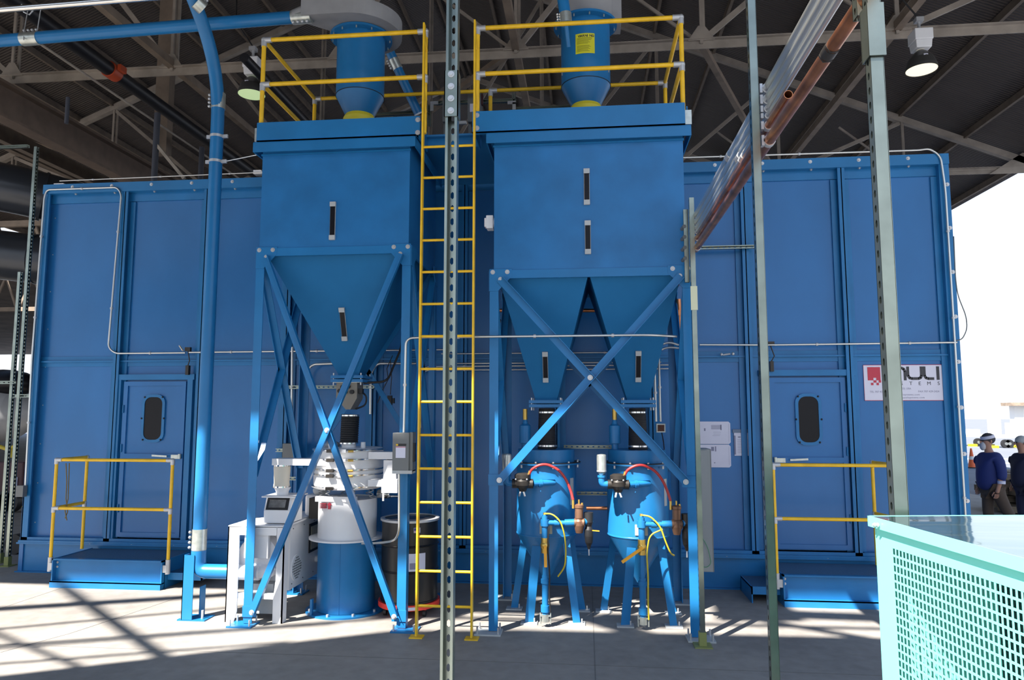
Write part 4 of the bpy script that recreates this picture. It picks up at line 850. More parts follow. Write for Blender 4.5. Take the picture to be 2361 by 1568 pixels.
# spouts
MB().box(-3.15, sx - .1, sy - .34, sy - .18, 1.475, 1.54).build('left_spout', 'white', t)
lx, ly = -3.075, sy - .26
s_ = MB().lathe((lx, ly, 0), [(.082, 1.255), (.076, 1.30), (.080, 1.38), (.084, 1.45), (.078, 1.47)], 24).build('fabric_sleeve', 'cream', t)
MB().cyl((lx, ly, 1.462), (lx, ly, 1.478), .088, n=24).build('sleeve_clamp', 'chrome', s_); MB().cyl((lx, ly, 1.25), (lx, ly, 1.265), .088, n=24).build('sleeve_clamp', 'chrome', s_)
for z0, z1, nm in ((1.54, 1.61, 'upper'), (1.27, 1.335, 'lower')):
    MB().box(sx + .30, sx + .56, sy - .30, sy - .12, z0, z1).build('right_spout', 'white', t)
MB().box(sx + .44, sx + .60, sy - .305, sy - .10, 1.21, 1.345).box(sx + .45, sx + .58, sy - .28, sy - .14, 1.345, 1.53).build('discharge_chute', 'white', t)
MB().cyl((sx + .31, sy + .05, 1.16), (sx + .45, sy + .02, 1.16), .045, n=16).cyl((sx + .45, sy + .02, 1.14), (sx + .58, sy + .02, 1.14), .012, n=8).box(sx + .38, sx + .40, sy - .06, sy + .1, 1.10, 1.22).build('side_valve', 'chrome', t)
# white reclaimer / dust collector machine
t = thing('reclaim_machine', 'white sheet metal reclaim machine with blower frame left of the sifter', 'machine', (-3.1, 7.2, 0))
fx0, fx1, fy0 = -3.47, -2.90, 6.78
q = MB(); q.prism([(fx0, fy0, 0), (fx0 + .085, fy0, 0), (fx0 + .115, fy0, .10), (fx0 + .115, fy0, .90), (fx0, fy0, .90)], (0, .012, 0)).box(fx0, fx0 + .012, fy0, fy0 + .10, 0, .90); q.build('front_leg', 'white', t)
q = MB(); q.prism([(fx1 - .095, fy0, 0), (fx1, fy0, 0), (fx1, fy0, .90), (fx1 - .075, fy0, .90), (fx1 - .075, fy0, .40), (fx1 - .095, fy0, .22)], (0, .012, 0)).box(fx1 - .012, fx1, fy0, fy0 + .10, 0, .90); q.build('front_leg', 'white', t)
MB().box(fx0 + .115, fx1 - .08, fy0, fy0 + .012, .82, .90).build('top_bar', 'white', t); MB().box(fx0 + .10, fx1 - .08, fy0 + .01, fy0 + .05, .22, .27).build('lower_bar', 'white', t); MB().box(fx0 - .0, fx1, fy0, fy0 + .55, .895, .91).build('top_sheet', 'white', t)
MB().box(fx0 + .16, fx1 - .17, fy0 + .02, fy0 + .06, .60, .82).build('cover_plate', 'white', t)
q = MB().lathe((fx0 + .27, fy0 + .06, .60), [(.10, 0), (.20, .02), (.20, .16), (.12, .2)], 28, ax=(0, 1, 0)).cyl((-3.42, PY, .455), (fx0 + .30, PY, .455), .073, n=20).ball((fx0 + .33, fy0 + .12, .47), .13, 20, (1, .8, .62)); q.build('blower_housing', 'white', t)
MB().box(fx0 + .18, fx1 - .14, fy0 + .10, fy0 + .35, .06, .34).cyl((fx0 + .2, fy0 + .2, .10), (fx0 + .2, fy0 + .2, .4), .03, n=10).build('blower_motor', 'ltgrey', t)
MB().box(-2.955, -2.94, 7.02, 8.30, .25, .91).box(-3.30, -2.955, 7.02, 8.30, .25, .90).build('side_body', 'white', t)
q = MB()
for k in range(5): q.cut().ball((-2.938, 7.08 + .28 * k, .84), .007, 6); q.cut().ball((-2.938, 7.08 + .28 * k, .30), .007, 6)
each(q, 'rivet', 'grey', t)
w_ = MB().box(-2.938, -2.928, 7.50, 7.82, .52, .82).build('nameplate_frame', 'black', t); MB().box(-2.929, -2.924, 7.53, 7.79, .55, .79).build('nameplate', 'plate', w_)
MB().cyl((-2.94, 7.72, .42), (-2.84, 7.72, .42), .035, n=14).cyl((-2.84, 7.72, .42), (-2.80, 7.72, .42), .025, n=12).build('drain_port', 'white', t)
g_ = MB().cyl((-2.94, 7.18, .44), (-2.93, 7.18, .44), .13, n=28).build('vent_ring', 'white', t); q = MB()
for i in range(-4, 5):
    for j in range(-4, 5):
        if i * i + j * j < 18: q.cut().cyl((-2.929, 7.18 + i * .025, .44 + j * .025), (-2.926, 7.18 + i * .025, .44 + j * .025), .008, n=6)
q.c = []; q.build('vent_holes', 'grey', g_)
q = MB().prism([(-3.38, 6.96, .91), (-2.93, 6.96, .91), (-2.93, 6.96, .94), (-3.38, 6.96, .94)], (0, .1, 0)); q.build('top_ledge', 'white', t)
# inlet hopper box with window
hb = MB().prism([(-3.17, 6.90, .92), (-3.17, 7.20, .92), (-3.17, 7.20, 1.165), (-3.17, 6.95, 1.165), (-3.17, 6.90, 1.04)][::-1], (.27, 0, 0)).build('inlet_box', 'white', t)
MB().box(-3.20, -2.86, 6.90, 7.24, 1.165, 1.178).lathe((lx + .01, ly, 0), [(.062, 1.178), (.062, 1.205), (.084, 1.25)], 24).build('inlet_cover', 'white', hb)
n_ = V((0, -1, .43)).normalized()
q = MB(); q.bar((-3.04, 6.905, 1.045), (-3.04, 6.951, 1.155), .225, .02, hint=n_); fr = q.build('window_frame', 'black', hb)
q = MB(); q.bar(V((-3.04, 6.908, 1.065)) + n_ * .002, V((-3.04, 6.944, 1.138)) + n_ * .002, .170, .026, hint=n_); q.build('window_pane', mat('dusty window', (.16, .155, .15), .25, var=.3, scale=20), fr)
MB().box(-3.0, -2.62, 7.5, 7.9, .91, 1.13).build('rear_housing', 'white', t, bevel=.03); MB().box(-2.86, -2.76, 7.28, 7.5, .91, 1.12).build('wiring_block', 'castiron', t); MB().cyl((-2.86, 7.5, 1.18), (-2.76, 7.4, 1.18), .05, n=16).build('exhaust_elbow', 'ltgrey', t)
# 55 gallon drum on a red dolly
dx, dy = -1.80, 7.33
t = thing('steel_drum', 'black open-head steel drum with a taped white paper behind the hopper leg', 'drum', (dx, dy, .13)); R_ = .290
MB().lathe((dx, dy, 0), [(R_, .13), (R_, .145), (R_ - .006, .15), (R_ - .006, .42), (R_ + .008, .43), (R_ - .006, .445), (R_ - .006, .67), (R_ + .008, .68), (R_ - .006, .695), (R_ - .006, .925)], 40).build('shell', 'drum', t)
MB().lathe((dx, dy, 0), [(R_ - .004, .91), (R_ + .010, .915), (R_ + .010, .935), (R_ - .008, .94), (R_ - .03, .938), (R_ - .03, .93)], 40, caps=False).build('locking_ring', 'bolt', t); MB().lathe((dx, dy, 0), [(R_ - .03, .925), (R_ - .03, .927)], 40).build('lid', 'drum', t)
def patch(cx, cy, r, a0, a1, z0, z1, nm, m, par):
    q = MB(); ar = [math.radians(a0 + (a1 - a0) * k / 8) for k in range(9)]
    q.add([(cx + r * math.cos(a), cy + r * math.sin(a), z) for z in (z0, z1) for a in ar], [(k, k + 1, 10 + k, 9 + k) for k in range(8)], True); return q.build(nm, m, par)
p_ = patch(dx, dy, R_ - .002, -78, -44, .45, .62, 'paper_sheet', 'paper', t); q = patch(dx, dy, R_ - .0005, -76, -62, .47, .53, 'pencil_marks', 'ink', p_)
p_ = patch(dx, dy, R_ - .002, -69, -56, .82, .87, 'flag_sticker', 'paper', t); patch(dx, dy, R_ - .001, -68.5, -63.5, .84, .867, 'flag_canton', mat('flag blue', (.03, .04, .2), .6), p_)
for k in range(4): patch(dx, dy, R_ - .001, -63 if k < 2 else -68.5, -57, .863 - .012 * k, .868 - .012 * k, 'flag_stripe', 'signred', p_)
t = thing('drum_dolly', 'red caster dolly under the black drum', 'dolly', (dx, dy, 0))
MB().lathe((dx, dy, 0), [(.30, .075), (.31, .08), (.31, .129), (.30, .129)], 40).build('dish', 'red', t)
for a in (-140, -92, -40, 40, 140):
    a = math.radians(a); c = V((dx + .26 * math.cos(a), dy + .26 * math.sin(a), .035)); o = MB().cyl(c - V((.014, 0, 0)), c + V((.014, 0, 0)), .035, n=16).build('caster', 'black' if a != math.radians(-92) else 'ltgrey', t); MB().box(c.x - .02, c.x + .02, c.y - .02, c.y + .02, .065, .08).build('caster_fork', 'red', o)
patch(dx, dy, .3112, -84, -60, .085, .115, 'white_label', 'paper', t)
# disconnect switch on the hopper leg
t = thing('disconnect_switch', 'grey electrical disconnect box on the right leg of the left hopper', 'switch box', (-1.72, 6.6, 1.42))
a, b = P(906, 998, 6.55), P(943, 1085, 6.55)
bx = MB().box(a.x, b.x, 6.54, 6.68, b.z, a.z).build('housing', 'grey', t, bevel=.004)
MB().box(b.x, b.x + .03, 6.56, 6.68, b.z - .01, a.z + .005).build('side_flange', 'grey', t); MB().box(b.x + .03, b.x + .045, 6.57, 6.62, b.z + .08, b.z + .25).build('handle', 'black', t)
MB().box(a.x, b.x + .03, 6.54, 6.68, b.z - .03, b.z).build('bottom_skirt', 'ltgrey', t)
MB().box(a.x + .035, a.x + .13, 6.536, 6.54, a.z - .12, a.z - .10).build('black_label', 'black', bx); MB().box(a.x + .035, a.x + .055, 6.534, 6.538, a.z - .118, a.z - .102).build('yellow_mark', 'yellow', bx); MB().box(a.x + .033, a.x + .125, 6.536, 6.54, a.z - .23, a.z - .125).build('white_label', 'paper', bx)
MB().box(a.x + .033, a.x + .125, 6.533, 6.537, a.z - .133, a.z - .128).build('red_line', 'signred', bx)
conduit('conduit rising from the grey disconnect box, then level to the right hopper', [P(931, 997, 6.62), P(936, 780, 6.62), P(970, 778, 6.62), (.62, 6.62, P(1540, 772, 6.62).z), P(1560, 776, 6.75)], r=.012, fil=.13, clipn=.7)
conduit('conduit dropping from the grey disconnect box and curving left to the sifter', [P(920, 1093, 6.6), P(920, 1245, 6.6), P(880, 1252, 6.75), P(835, 1254, 7.0)], r=.011, fil=.13, clips=False)
conduit('upper of two conduits bending behind the right hopper leg', [P(1510, 800, 7.3), P(1543, 788, 7.3), P(1565, 796, 7.3)], r=.012, clips=False)
conduit('lower of two conduits bending behind the right hopper leg', [P(1510, 812, 7.4), P(1540, 800, 7.4), P(1565, 803, 7.4)], r=.012, clips=False)
# ================================================================ BLAST POTS
def pot(cx, idx, words):
    cy = 7.33; t = thing('blast_pot', words + ' blue pressure blast pot with valves and hoses', 'blast pot', (cx, cy, 0)); R_ = .300
    MB().lathe((cx, cy, 0), [(.02, .34), (.26, .735), (.300, .80), (.300, 1.49)], 40).build('vessel', 'blue', t)
    MB().lathe((cx, cy, 0), [(.302, .80), (.304, .803), (.304, .812), (.302, .815)], 40).build('weld_band', 'blue', t)
    MB().lathe((cx, cy, 0), [(.345, 1.49), (.345, 1.505)], 40).build('flange', 'blue', t); MB().lathe((cx, cy, 0), [(.347, 1.505), (.347, 1.512)], 40).build('gasket', 'black', t)
    MB().lathe((cx, cy, 0), [(.285, 1.512), (.285, 1.635)], 40).build('top_shell', 'blue', t)
    q = MB()
    for k in range(12): a = math.radians(30 * k + 15); q.cut().cyl((cx + (.328) * math.cos(a), cy + (.328) * math.sin(a), 1.46), (cx + (.328) * math.cos(a), cy + (.328) * math.sin(a), 1.525), .011, n=6)
    each(q, 'flange_bolt', 'bolt', t)
    for a in (-118, -42, 30, 150):
        ar = math.radians(a); d_ = V((math.cos(ar), math.sin(ar), 0)); A = V((cx, cy, .80)) + d_ * .26; B = V((cx, cy, .005)) + d_ * (.40 if a != -118 else .33)
        if a == -118: A = V((cx - .085, cy - .275, .72)); B = V((cx - .155, cy - .29, .005))
        lg = MB().bar(A, B, .085 if a in (-118,) else .07, .009, hint=(.2, -1, 0)).build('leg', 'blue', t)
        MB().box(B.x - .08, B.x + .08, B.y - .06, B.y + .06, 0, .012).build('foot_plate', 'ltgrey', lg)
        q = MB(); q.cyl((B.x + .05, B.y, 0), (B.x + .05, B.y, .05), .008, n=6); q.build('anchor_bolt', 'bolt', lg)
    # relief tank with brass valve
    rx = cx - .215; rt = MB().lathe((rx, cy + .0, 0), [(.035, 1.63), (.035, 1.69), (.058, 1.695), (.058, 1.87), (.03, 1.89), (.02, 1.93)], 20).build('relief_canister', 'blue', t); MB().lathe((rx, cy, 0), [(.024, 1.93), (.024, 2.04)], 14).build('relief_valve', 'brass', rt, label='brass relief valve')
    # exhaust valve
    ex, ey = cx - .205, cy - .40; z = 1.37
    ev = MB().lathe((ex, ey, 0), [(.03, z - .12), (.045, z - .09), (.075, z - .06), (.078, z - .02), (.07, z), (.078, z + .005), (.078, z + .04), (.05, z + .055)], 24).cyl((ex - .10, ey, z - .045), (ex + .10, ey, z - .045), .045, n=18).build('exhaust_valve', 'castiron', t)
    q = MB()
    for dx_ in (-.062, -.01, .045): q.cut().ball((ex + dx_, ey - .065, z + .0), .009, 8)
    each(q, 'cover_bolt', 'bolt', ev)
    MB().bar((ex - .02, ey - .03, z - .12), (ex - .03, ey - .05, z - .16), .015, .008).bar((ex + .01, ey - .03, z - .12), (ex + .025, ey - .05, z - .16), .015, .008).build('wing_nut', 'alu', ev)
    MB().cyl((ex + .10, ey, z - .045), (ex + .30, ey + .11, z - .04), .028, n=14).cyl((ex + .15, ey + .03, z - .045), (ex + .18, ey + .045, z - .045), .037, n=8).build('exhaust_pipe', 'blue', t)
    q = MB().tube([(ex - .09, ey, z - .045), (ex - .155, ey, z - .045), (ex - .155, ey, z + .03)], .032, 14, fil=.05).cyl((ex - .155, ey, z + .02), (ex - .155, ey, z + .04), .04, n=12); q.build('elbow', 'blue', t)
    mf = MB().lathe((ex - .155, ey, 0), [(.02, z + .04), (.035, z + .06), (.046, z + .075), (.046, z + .225), (.04, z + .235), (.01, z + .24)], 20).build('muffler', 'galv', t, label='silver cylindrical muffler'); MB().lathe((ex - .155, ey, 0), [(.048, z + .075), (.048, z + .085)], 20).build('muffler_band', 'bolt', mf)
    # discharge column
    px, py = cx + .005, cy - .40
    MB().tube([(px, py, .06), (px, py, .47)], .030, 16).cyl((px, py, .40), (px, py, .44), .040, n=8).cyl((px, py, .14), (px, py, .20), .042, n=12).build('lower_pipe', 'blue', t)
    MB().cyl((px, py, .82), (px, py, 1.02), .030, n=16).cyl((px, py, .93), (px, py, .99), .042, n=16).cyl((px, py, 1.02), (px, py, 1.035), .02, n=10).build('upper_pipe', 'blue', t); MB().cyl((px, py, 1.035), (px, py, 1.055), .016, n=8).build('hose_fitting', 'brass', t)
    bv = MB().cyl((px, py, .68), (px, py, .82), .036, n=12).ball((px, py, .75), .045, 12).build('ball_valve', 'brass', t)
    q = MB(); q.bar((px + .005, py - .05, .755), ((px + .01, py - .06, .56) if idx == 0 else (px - .19, py - .06, .62)), .028, .014, hint=(0, 1, 0)); q.build('lever_handle', 'orange', bv, label='orange lever handle')
    MB().tube([(px, py, .47), (px, py, .68)], .024, 14).build('nipple', 'blue', t)
    q = MB().cyl((px, py, .96), (px + .28, py, .96), .024, n=14).cyl((px + .09, py, .96), (px + .14, py, .96), .034, n=8).cyl((px + .19, py, .96), (px + .28, py, .965), .034, n=14); q.build('cross_pipe', 'blue', t)
    ax_ = px + .325; bz = MB().cyl((ax_ - .045, py, .965), (ax_ + .05, py, .965), .042, n=16).lathe((ax_, py, 0), [(.032, .87), (.04, .90), (.048, .94), (.048, .98), (.036, 1.0), (.040, 1.01), (.040, 1.10), (.046, 1.105), (.046, 1.13), (.02, 1.14)], 20).build('diaphragm_valve', 'bronze', t, label='bronze diaphragm valve')
    MB().cyl((ax_, py, 1.14), (ax_, py, 1.18), .008, n=8).cyl((ax_ + .03, py, 1.13), (ax_ + .03, py, 1.15), .01, n=8).build('valve_stem', 'brass', bz); MB().cyl((ax_ - .055, py - .02, 1.10), (ax_ - .055, py - .02, 1.18), .012, n=10).build('hose_fitting', 'brass', t)
    MB().cyl((ax_ + .05, py, .975), (ax_ + .12, py + .03, .98), .032, n=14).build('outlet_pipe', 'blue', t)
    rg = MB().lathe((ax_ + .09, py + .02, 0), [(.012, .72), (.02, .75), (.035, .78), (.042, .84), (.042, .90), (.03, .93), (.045, .97), (.045, 1.06)], 16).build('air_regulator', 'castiron' if idx else 'black', t); MB().bar((ax_ + .12, py, .895), (ax_ + .19, py, .89), .012, .008).build('regulator_tab', 'orange', rg); MB().cyl((ax_ + .09, py + .02, .66), (ax_ + .09, py + .02, .72), .006, n=6).build('drain_cock', 'bolt', rg)
    # hoses
    MB().tube([(ex + .06, ey, z + .04), (ex + .085, ey - .01, z + .09), (ex + .16, ey - .02, z + .135), (cx + .03, ey - .01, z + .14), (cx + .14, ey, z + .09), (cx + .21, ey, z), (cx + .255, ey, z - .11), (ax_ - .055, py - .02, 1.18)], .013, 10, fil=.07).build('red_hose', 'redhose', t)
    MB().cyl((ex + .055, ey, z + .03), (ex + .07, ey - .003, z + .075), .014, n=8).build('hose_fitting', 'brass', t)
    MB().tube([(px, py - .01, 1.045), (px + .07, py - .04, 1.05), (px + .15, py - .06, .99), (px + .19, py - .06, .86), (px + .20, py - .04, .70), (px + .19, py - .02, .56), (px + .12, py + .02, .46)] if idx == 0 else [(px, py - .01, 1.045), (px + .08, py - .04, 1.04), (px + .17, py - .06, .95), (px + .21, py - .06, .82), (px + .26, py - .04, .70), (px + .30, py + .05, .67)], .0075, 8, fil=.06).build('yellow_hose', 'yhose', t)
    MB().tube([(px + .035, py - .02, .93), (px + .03, py - .035, .70), (px + .045, py - .03, .50), (px + .04, py - .03, .30), (px + .05, py - .02, .14)] if idx == 0 else [(px + .19, py - .03, .92), (px + .07, py - .04, .87), (px + .04, py - .04, .70), (px + .05, py - .03, .50), (px + .045, py - .03, .25), (px + .05, py - .02, .10)], .0075, 8, fil=.06).build('control_hose', 'black' if idx == 0 else 'yhose', t)
    q = MB().cyl((px, py, .05), (px, py, .12), .035, n=12).box(px - .05, px + .055, py - .02, py + .02, .10, .115).cyl((px - .045, py, .03), (px - .045, py, .13), .007, n=6).cyl((px + .05, py, .03), (px + .05, py, .13), .007, n=6); q.build('mixing_valve', 'galv', t)
    for k, (dx_, w_) in enumerate(((-.055, .045), (.03, .035))): MB().box(px + dx_, px + dx_ + w_, cy - .307, cy - .29, .84, .94).build('data_plate', 'plate', t)
    patch(cx, cy, .3015, -36, -24, 1.10, 1.36, 'strip_label', 'ltgrey', t)
    return t
pot(-.40, 0, 'left'); pot(.508, 1, 'right')
for x, L in ((-.39, 'left'), (.52, 'right')):
    t = thing('feed_hose', 'black ribbed feed hose between cone and ' + L + ' blast pot', 'hose', (x, 7.3, 1.63))
    q = MB(); n = 22; prof = []
    for k in range(n): prof += [(.088 + .0015 * k / 10, .0 + .40 * k / n), (.091 + .0015 * k / 10, .40 * (k + .5) / n)]
    prof.append((.084, .41)); prof = [(.098 - .014 * (z / .41), z) if i % 2 else (.094 - .014 * (z / .41), z) for i, (r, z) in enumerate(prof)]
    q.lathe((x, 7.3, 1.637), prof, 28, smooth=False); q.build('ribbed_hose', 'black', t)
    for z, r in ((1.67, .101), (2.005, .090)): MB().lathe((x, 7.3, 0), [(r, z - .008), (r, z + .008)], 28).build('clamp_band', 'chrome', t)
conduit('short copper pipe between the two blast pots', [P(1352, 1172, 7.3), P(1400, 1172, 7.3)], r=.018, clips=False, m='copper', name='copper_pipe', cat='pipe')
t = conduit('upright copper pipe behind the right leg of the right hopper', [P(1564, 690, 7.8), P(1568, 770, 7.8), P(1568, 860, 7.8)], r=.028, fil=.02, clips=False, m='copper', name='copper_pipe', cat='pipe')
MB().cyl(P(1564, 715, 7.8), P(1564, 728, 7.8), .034, n=12).build('coupling', 'copper', t)
conduit('thin dark pipe beside the left leg of the right hopper', [P(1146, 690, 7.9), P(1148, 735, 7.9), P(1160, 745, 7.9)], r=.014, clips=False, m='castiron', name='dark_pipe', cat='pipe')
conduit('small copper stub left of the right hopper cone', [P(1147, 716, 7.9), P(1166, 716, 7.9)], r=.020, clips=False, m='copper', name='copper_pipe', cat='pipe')
conduit('copper pipe glimpsed between the two cones of the right hopper', [P(1340, 716, 8.2), P(1375, 716, 8.2)], r=.022, clips=False, m='copper', name='copper_pipe', cat='pipe')
for k, (xx, L) in enumerate(((1513, 'outer'), (1519, 'inner'))):
    conduit(L + ' of two upright conduits into the small open box right of the hopper hose', [P(xx - (4 if k == 0 else 0), 840 if k == 0 else 815, 7.9), P(xx + 4 * k, 972, 7.9)], r=.013, clipn=.5)
t = thing('outlet_box', 'small open electrical box with wires beside the right feed hose', 'box', P(1524, 997, 7.9)); a, b = P(1513, 977, 7.9), P(1534, 997, 7.9)
MB().box(a.x, b.x, 7.88, 7.95, b.z, a.z).build('box_shell', 'galv', t); MB().box(a.x + .012, b.x - .012, 7.875, 7.882, b.z + .012, a.z - .012).build('wire_bundle', mat('red brown wires', (.10, .03, .015), .6, var=.5, scale=60), t)
MB().tube([P(1526, 998, 7.9), P(1530, 1020, 7.85), P(1532, 1042, 7.8)], .006).build('cable', 'black', t)
# ================================================================ STRUT POSTS AND PIPE RACK
def post(label, x, y, z0, z1, front, w=.041, base=False, cp=None, nm='strut_post'):
    t = thing(nm, label, 'post', (x, y, 0)); q = MB(); strut(q, (x, y, z0), (x, y, z1), front, w=w); q.build('channel', 'zinc', t)
    if base: MB().box(x - .075, x + .075, y - .075, y + .075, 0, .010).box(x - .031, x + .031, y - .031, y + .031, .01, .12).build('base_plate', mat('olive gold chromate', (.22, .24, .08), .5, .1), t)
    return t
cx_, cy_ = P(1038, 800, 2.6).x, 2.6
cp = post('near slotted strut post standing in front of the ladder', cx_, cy_, 0, 5.6, (0, -1, 0), w=.045, base=True)
zc0, zc1 = P(1030, 270, 2.58).z, P(1030, 165, 2.58).z
o = MB().box(cx_ - .027, cx_ + .027, cy_ - .028, cy_ - .023, zc0, zc1).box(cx_ - .027, cx_ - .023, cy_ - .028, cy_ + .024, zc0, zc1).box(cx_ + .023, cx_ + .027, cy_ - .028, cy_ + .024, zc0, zc1).build('splice_coupler', 'zinc', cp)
q = MB()
for k in range(4): z = zc1 - .016 - (zc1 - zc0 - .03) * k / 3.15; q.hexbolt((cx_, cy_ - .028, z), (0, -1, 0), .0075, .006)
each(q, 'coupler_bolt', 'bolt', o)
a1 = post('nearest strut post at right, with a high splice coupler, behind the teal cabinet', .985, 2.42, 0, 5.6, (1, 0, 0), w=.046, base=True)
zc0, zc1 = P(2010, 138, 2.42).z, P(2010, 18, 2.42).z
MB().box(.958, 1.012, 2.387, 2.392, zc0, zc1).box(.958, .962, 2.39, 2.45, zc0, zc1).box(.958, 1.012, 2.448, 2.453, zc0, zc1).build('splice_coupler', 'zinc', a1)
post('middle strut post at right, crossing in front of the pipe rack', .955, 3.95, 0, 5.6, (1, 0, 0), w=.052, base=True)
a3 = post('farthest strut post of the right row, beside the right hopper leg', .985, 6.52, 0, P(1600, 457, 6.52).z, (1, 0, 0), w=.050, base=True)
MB().box(.955, 1.015, 6.49, 6.50, P(1605, 715, 6.5).z, P(1605, 660, 6.5).z).build('splice_coupler', mat('pale gold plate', (.5, .5, .35), .35, .6), a3)
t = post('short strut bar fixed behind the farthest right strut post', .945, 6.62, P(1597, 650, 6.6).z, P(1597, 482, 6.6).z, (1, 0, 0), w=.035, nm='strut_bar')
# rack pipes run front to back on the right side of the posts
def rack(label, x, z, r, m, y0, y1, cat='pipe', nm='rack_pipe', cups=()):
    t = thing(nm, label, cat, (x, (y0 + y1) / 2, z - r)); q = MB()
    if m == 'copper': 
        n = 24; o_ = [(x + r * math.cos(2 * math.pi * i / n), z + r * math.sin(2 * math.pi * i / n)) for i in range(n)]; i_ = [(x + r * .88 * math.cos(2 * math.pi * i / n), z + r * .88 * math.sin(2 * math.pi * i / n)) for i in range(n)]
        q.add([(a, y, b) for y in (y0, y1) for a, b in o_] , [(i, (i + 1) % n, n + (i + 1) % n, n + i) for i in range(n)], True)
        q.add([(a, y, b) for y in (y0, y1) for a, b in i_] , [(n + i, n + (i + 1) % n, (i + 1) % n, i) for i in range(n)], True)
        for y in (y0, y1): q.add([(a, y, b) for a, b in o_] + [(a, y, b) for a, b in i_], [(i, (i + 1) % n, n + (i + 1) % n, n + i) for i in range(n)])
    else: q.cyl((x, y0, z), (x, y1, z), r, n=20)
    q.build('tube_run', m, t)
    for y in cups:
        c = MB().cyl((x, y - .03, z), (x, y + .03, z), r + .003, n=16).cyl((x, y - .045, z), (x, y - .035, z), r + .006, n=6).cyl((x, y + .035, z), (x, y + .045, z), r + .006, n=6); c.build('compression_coupling', 'alu' if m != 'copper' else 'castiron', t)
    return t
rx = 1.02
RK = [(3.80, .026, 'conduit', -2.5, 6.55, 'topmost large steel conduit of the pipe rack', (5.0,)), (3.735, .026, 'conduit', -2.5, 6.55, 'second large steel conduit of the pipe rack', ()),
      (3.68, .018, 'conduit', 2.66, 6.55, 'third steel conduit of the pipe rack, ending high at the hanging strut', (2.72, 4.7)), (3.64, .014, 'conduit', -2.5, 6.55, 'slim steel conduit above the copper pipes of the rack', (4.6,)),
      (3.585, .022, 'copper', 3.55, 6.56, 'open-ended copper pipe with a visible mouth in the rack', ()), (3.50, .029, 'copper', -2.5, 6.60, 'largest copper pipe at the bottom of the rack', (2.95,))]
for z, r, m, y0, y1, L, cups in RK: rack(L, rx + r * .3, z, r, m, y0, y1, nm='copper_pipe' if m == 'copper' else 'rack_conduit', cups=cups)
for y, L in ((3.95, 'middle'), (6.52, 'farthest')):
    t = thing('pipe_clamps', 'stack of pipe clamps fixing the rack to the ' + L + ' strut post', 'clamp', (1.0, y, 3.45))
    for z, r, m, *_ in RK: MB().cyl((rx + r * .3, y - .018, z), (rx + r * .3, y + .018, z), r + .004, n=18).box(.985, 1.0, y - .018, y + .018, z - r, z + r).build('clamp', 'alu', t)
for z, L in ((3.92, 'upper'), ): pass
t = post('short strut hanging from above over the steel conduits at top right', 1.02, 2.60, P(1873, 48, 2.6).z, 4.3, (1, 0, 0), w=.046, nm='strut_hanger')
t = thing('rear_conduits', 'bundle of dark conduit ends left of the farthest right strut post', 'conduit', (.90, 6.9, 3.5))
for k in range(4): MB().tube([(.93, 6.6, 3.42 + .10 * k), (.91, 6.85, 3.42 + .10 * k), (.92, 6.95, 3.30 + .10 * k)], .018, 10, fil=.08).build('conduit_bend', 'grey', t)
# left side strut posts
def farpost(x0, y0_, x1, y1_, Y, label, base=False):
    a, b = P(x0, y0_, Y), P(x1, y1_, Y); x = (a.x + b.x) / 2; return post(label, x, Y, max(0, min(a.z, b.z)), max(a.z, b.z), (1, 0, 0), w=.05, base=base)
farpost(66, 340, 38, 1292, 8.9, 'taller strut post left of the booth, reaching up to a cross bar', True)
farpost(36, 628, 12, 1290, 9.1, 'shorter strut post at the far left edge', True)
for k, (x0, x1, yy, L) in enumerate(((-20, 66, 341, 'top'), (-20, 34, 882, 'lower'), (32, 72, 913, 'short'))):
    a, b = P(x0, yy, 8.9), P(x1, yy, 8.9); q = MB(); strut(q, a, (b.x, a.y, a.z), (0, -1, 0), pitch=.06); tag(q.build('cross_bar', 'zinc'), L + ' strut cross bar joining the left strut posts', 'bar')
# big ducts at left
for k, (z, yc, L) in enumerate(((P(20, 450, 11).z, 11, 'upper'), (P(20, 590, 11).z, 11.2, 'lower'))):
    t = thing('air_duct', L + ' large dark spiral duct entering behind the left end of the booth', 'duct', (-9.3, yc, z - .4)); r_ = .40
    if k == 0:
        MB().tube([(-13, 10.4, z + .25), (-9.6, 10.4, z + .05), (-7.3, 12.3, z - .5)], r_, 32, fil=1.1, seg=10).build('duct_run', 'duct', t)
        MB().lathe((-9.05, 10.82, z - .10), [(r_ * 1.05, .0), (r_ * 1.05, .04)], 36, ax=(.75, .62, -.15)).build('seam_ring', 'duct', t); MB().lathe((-9.9, 10.42, z + .07), [(r_ * 1.05, .0), (r_ * 1.05, .04)], 36, ax=(1, .05, -.05)).build('seam_ring', 'duct', t)
    else:
        MB().cyl((-12, yc - .6, z + .25), (-7.3, yc + .4, z - .25), r_ * 1.05, n=36).build('duct_run', 'duct', t)
        for s_ in (-9.35, -8.0): d_ = V((4.7, 1.0, -.5)).normalized(); c = V((-12, yc - .6, z + .25)) + d_ * ((s_ + 12) / d_.x); MB().cyl(c, c + d_ * .04, r_ * 1.08, n=36).build('seam_ring', 'duct', t)
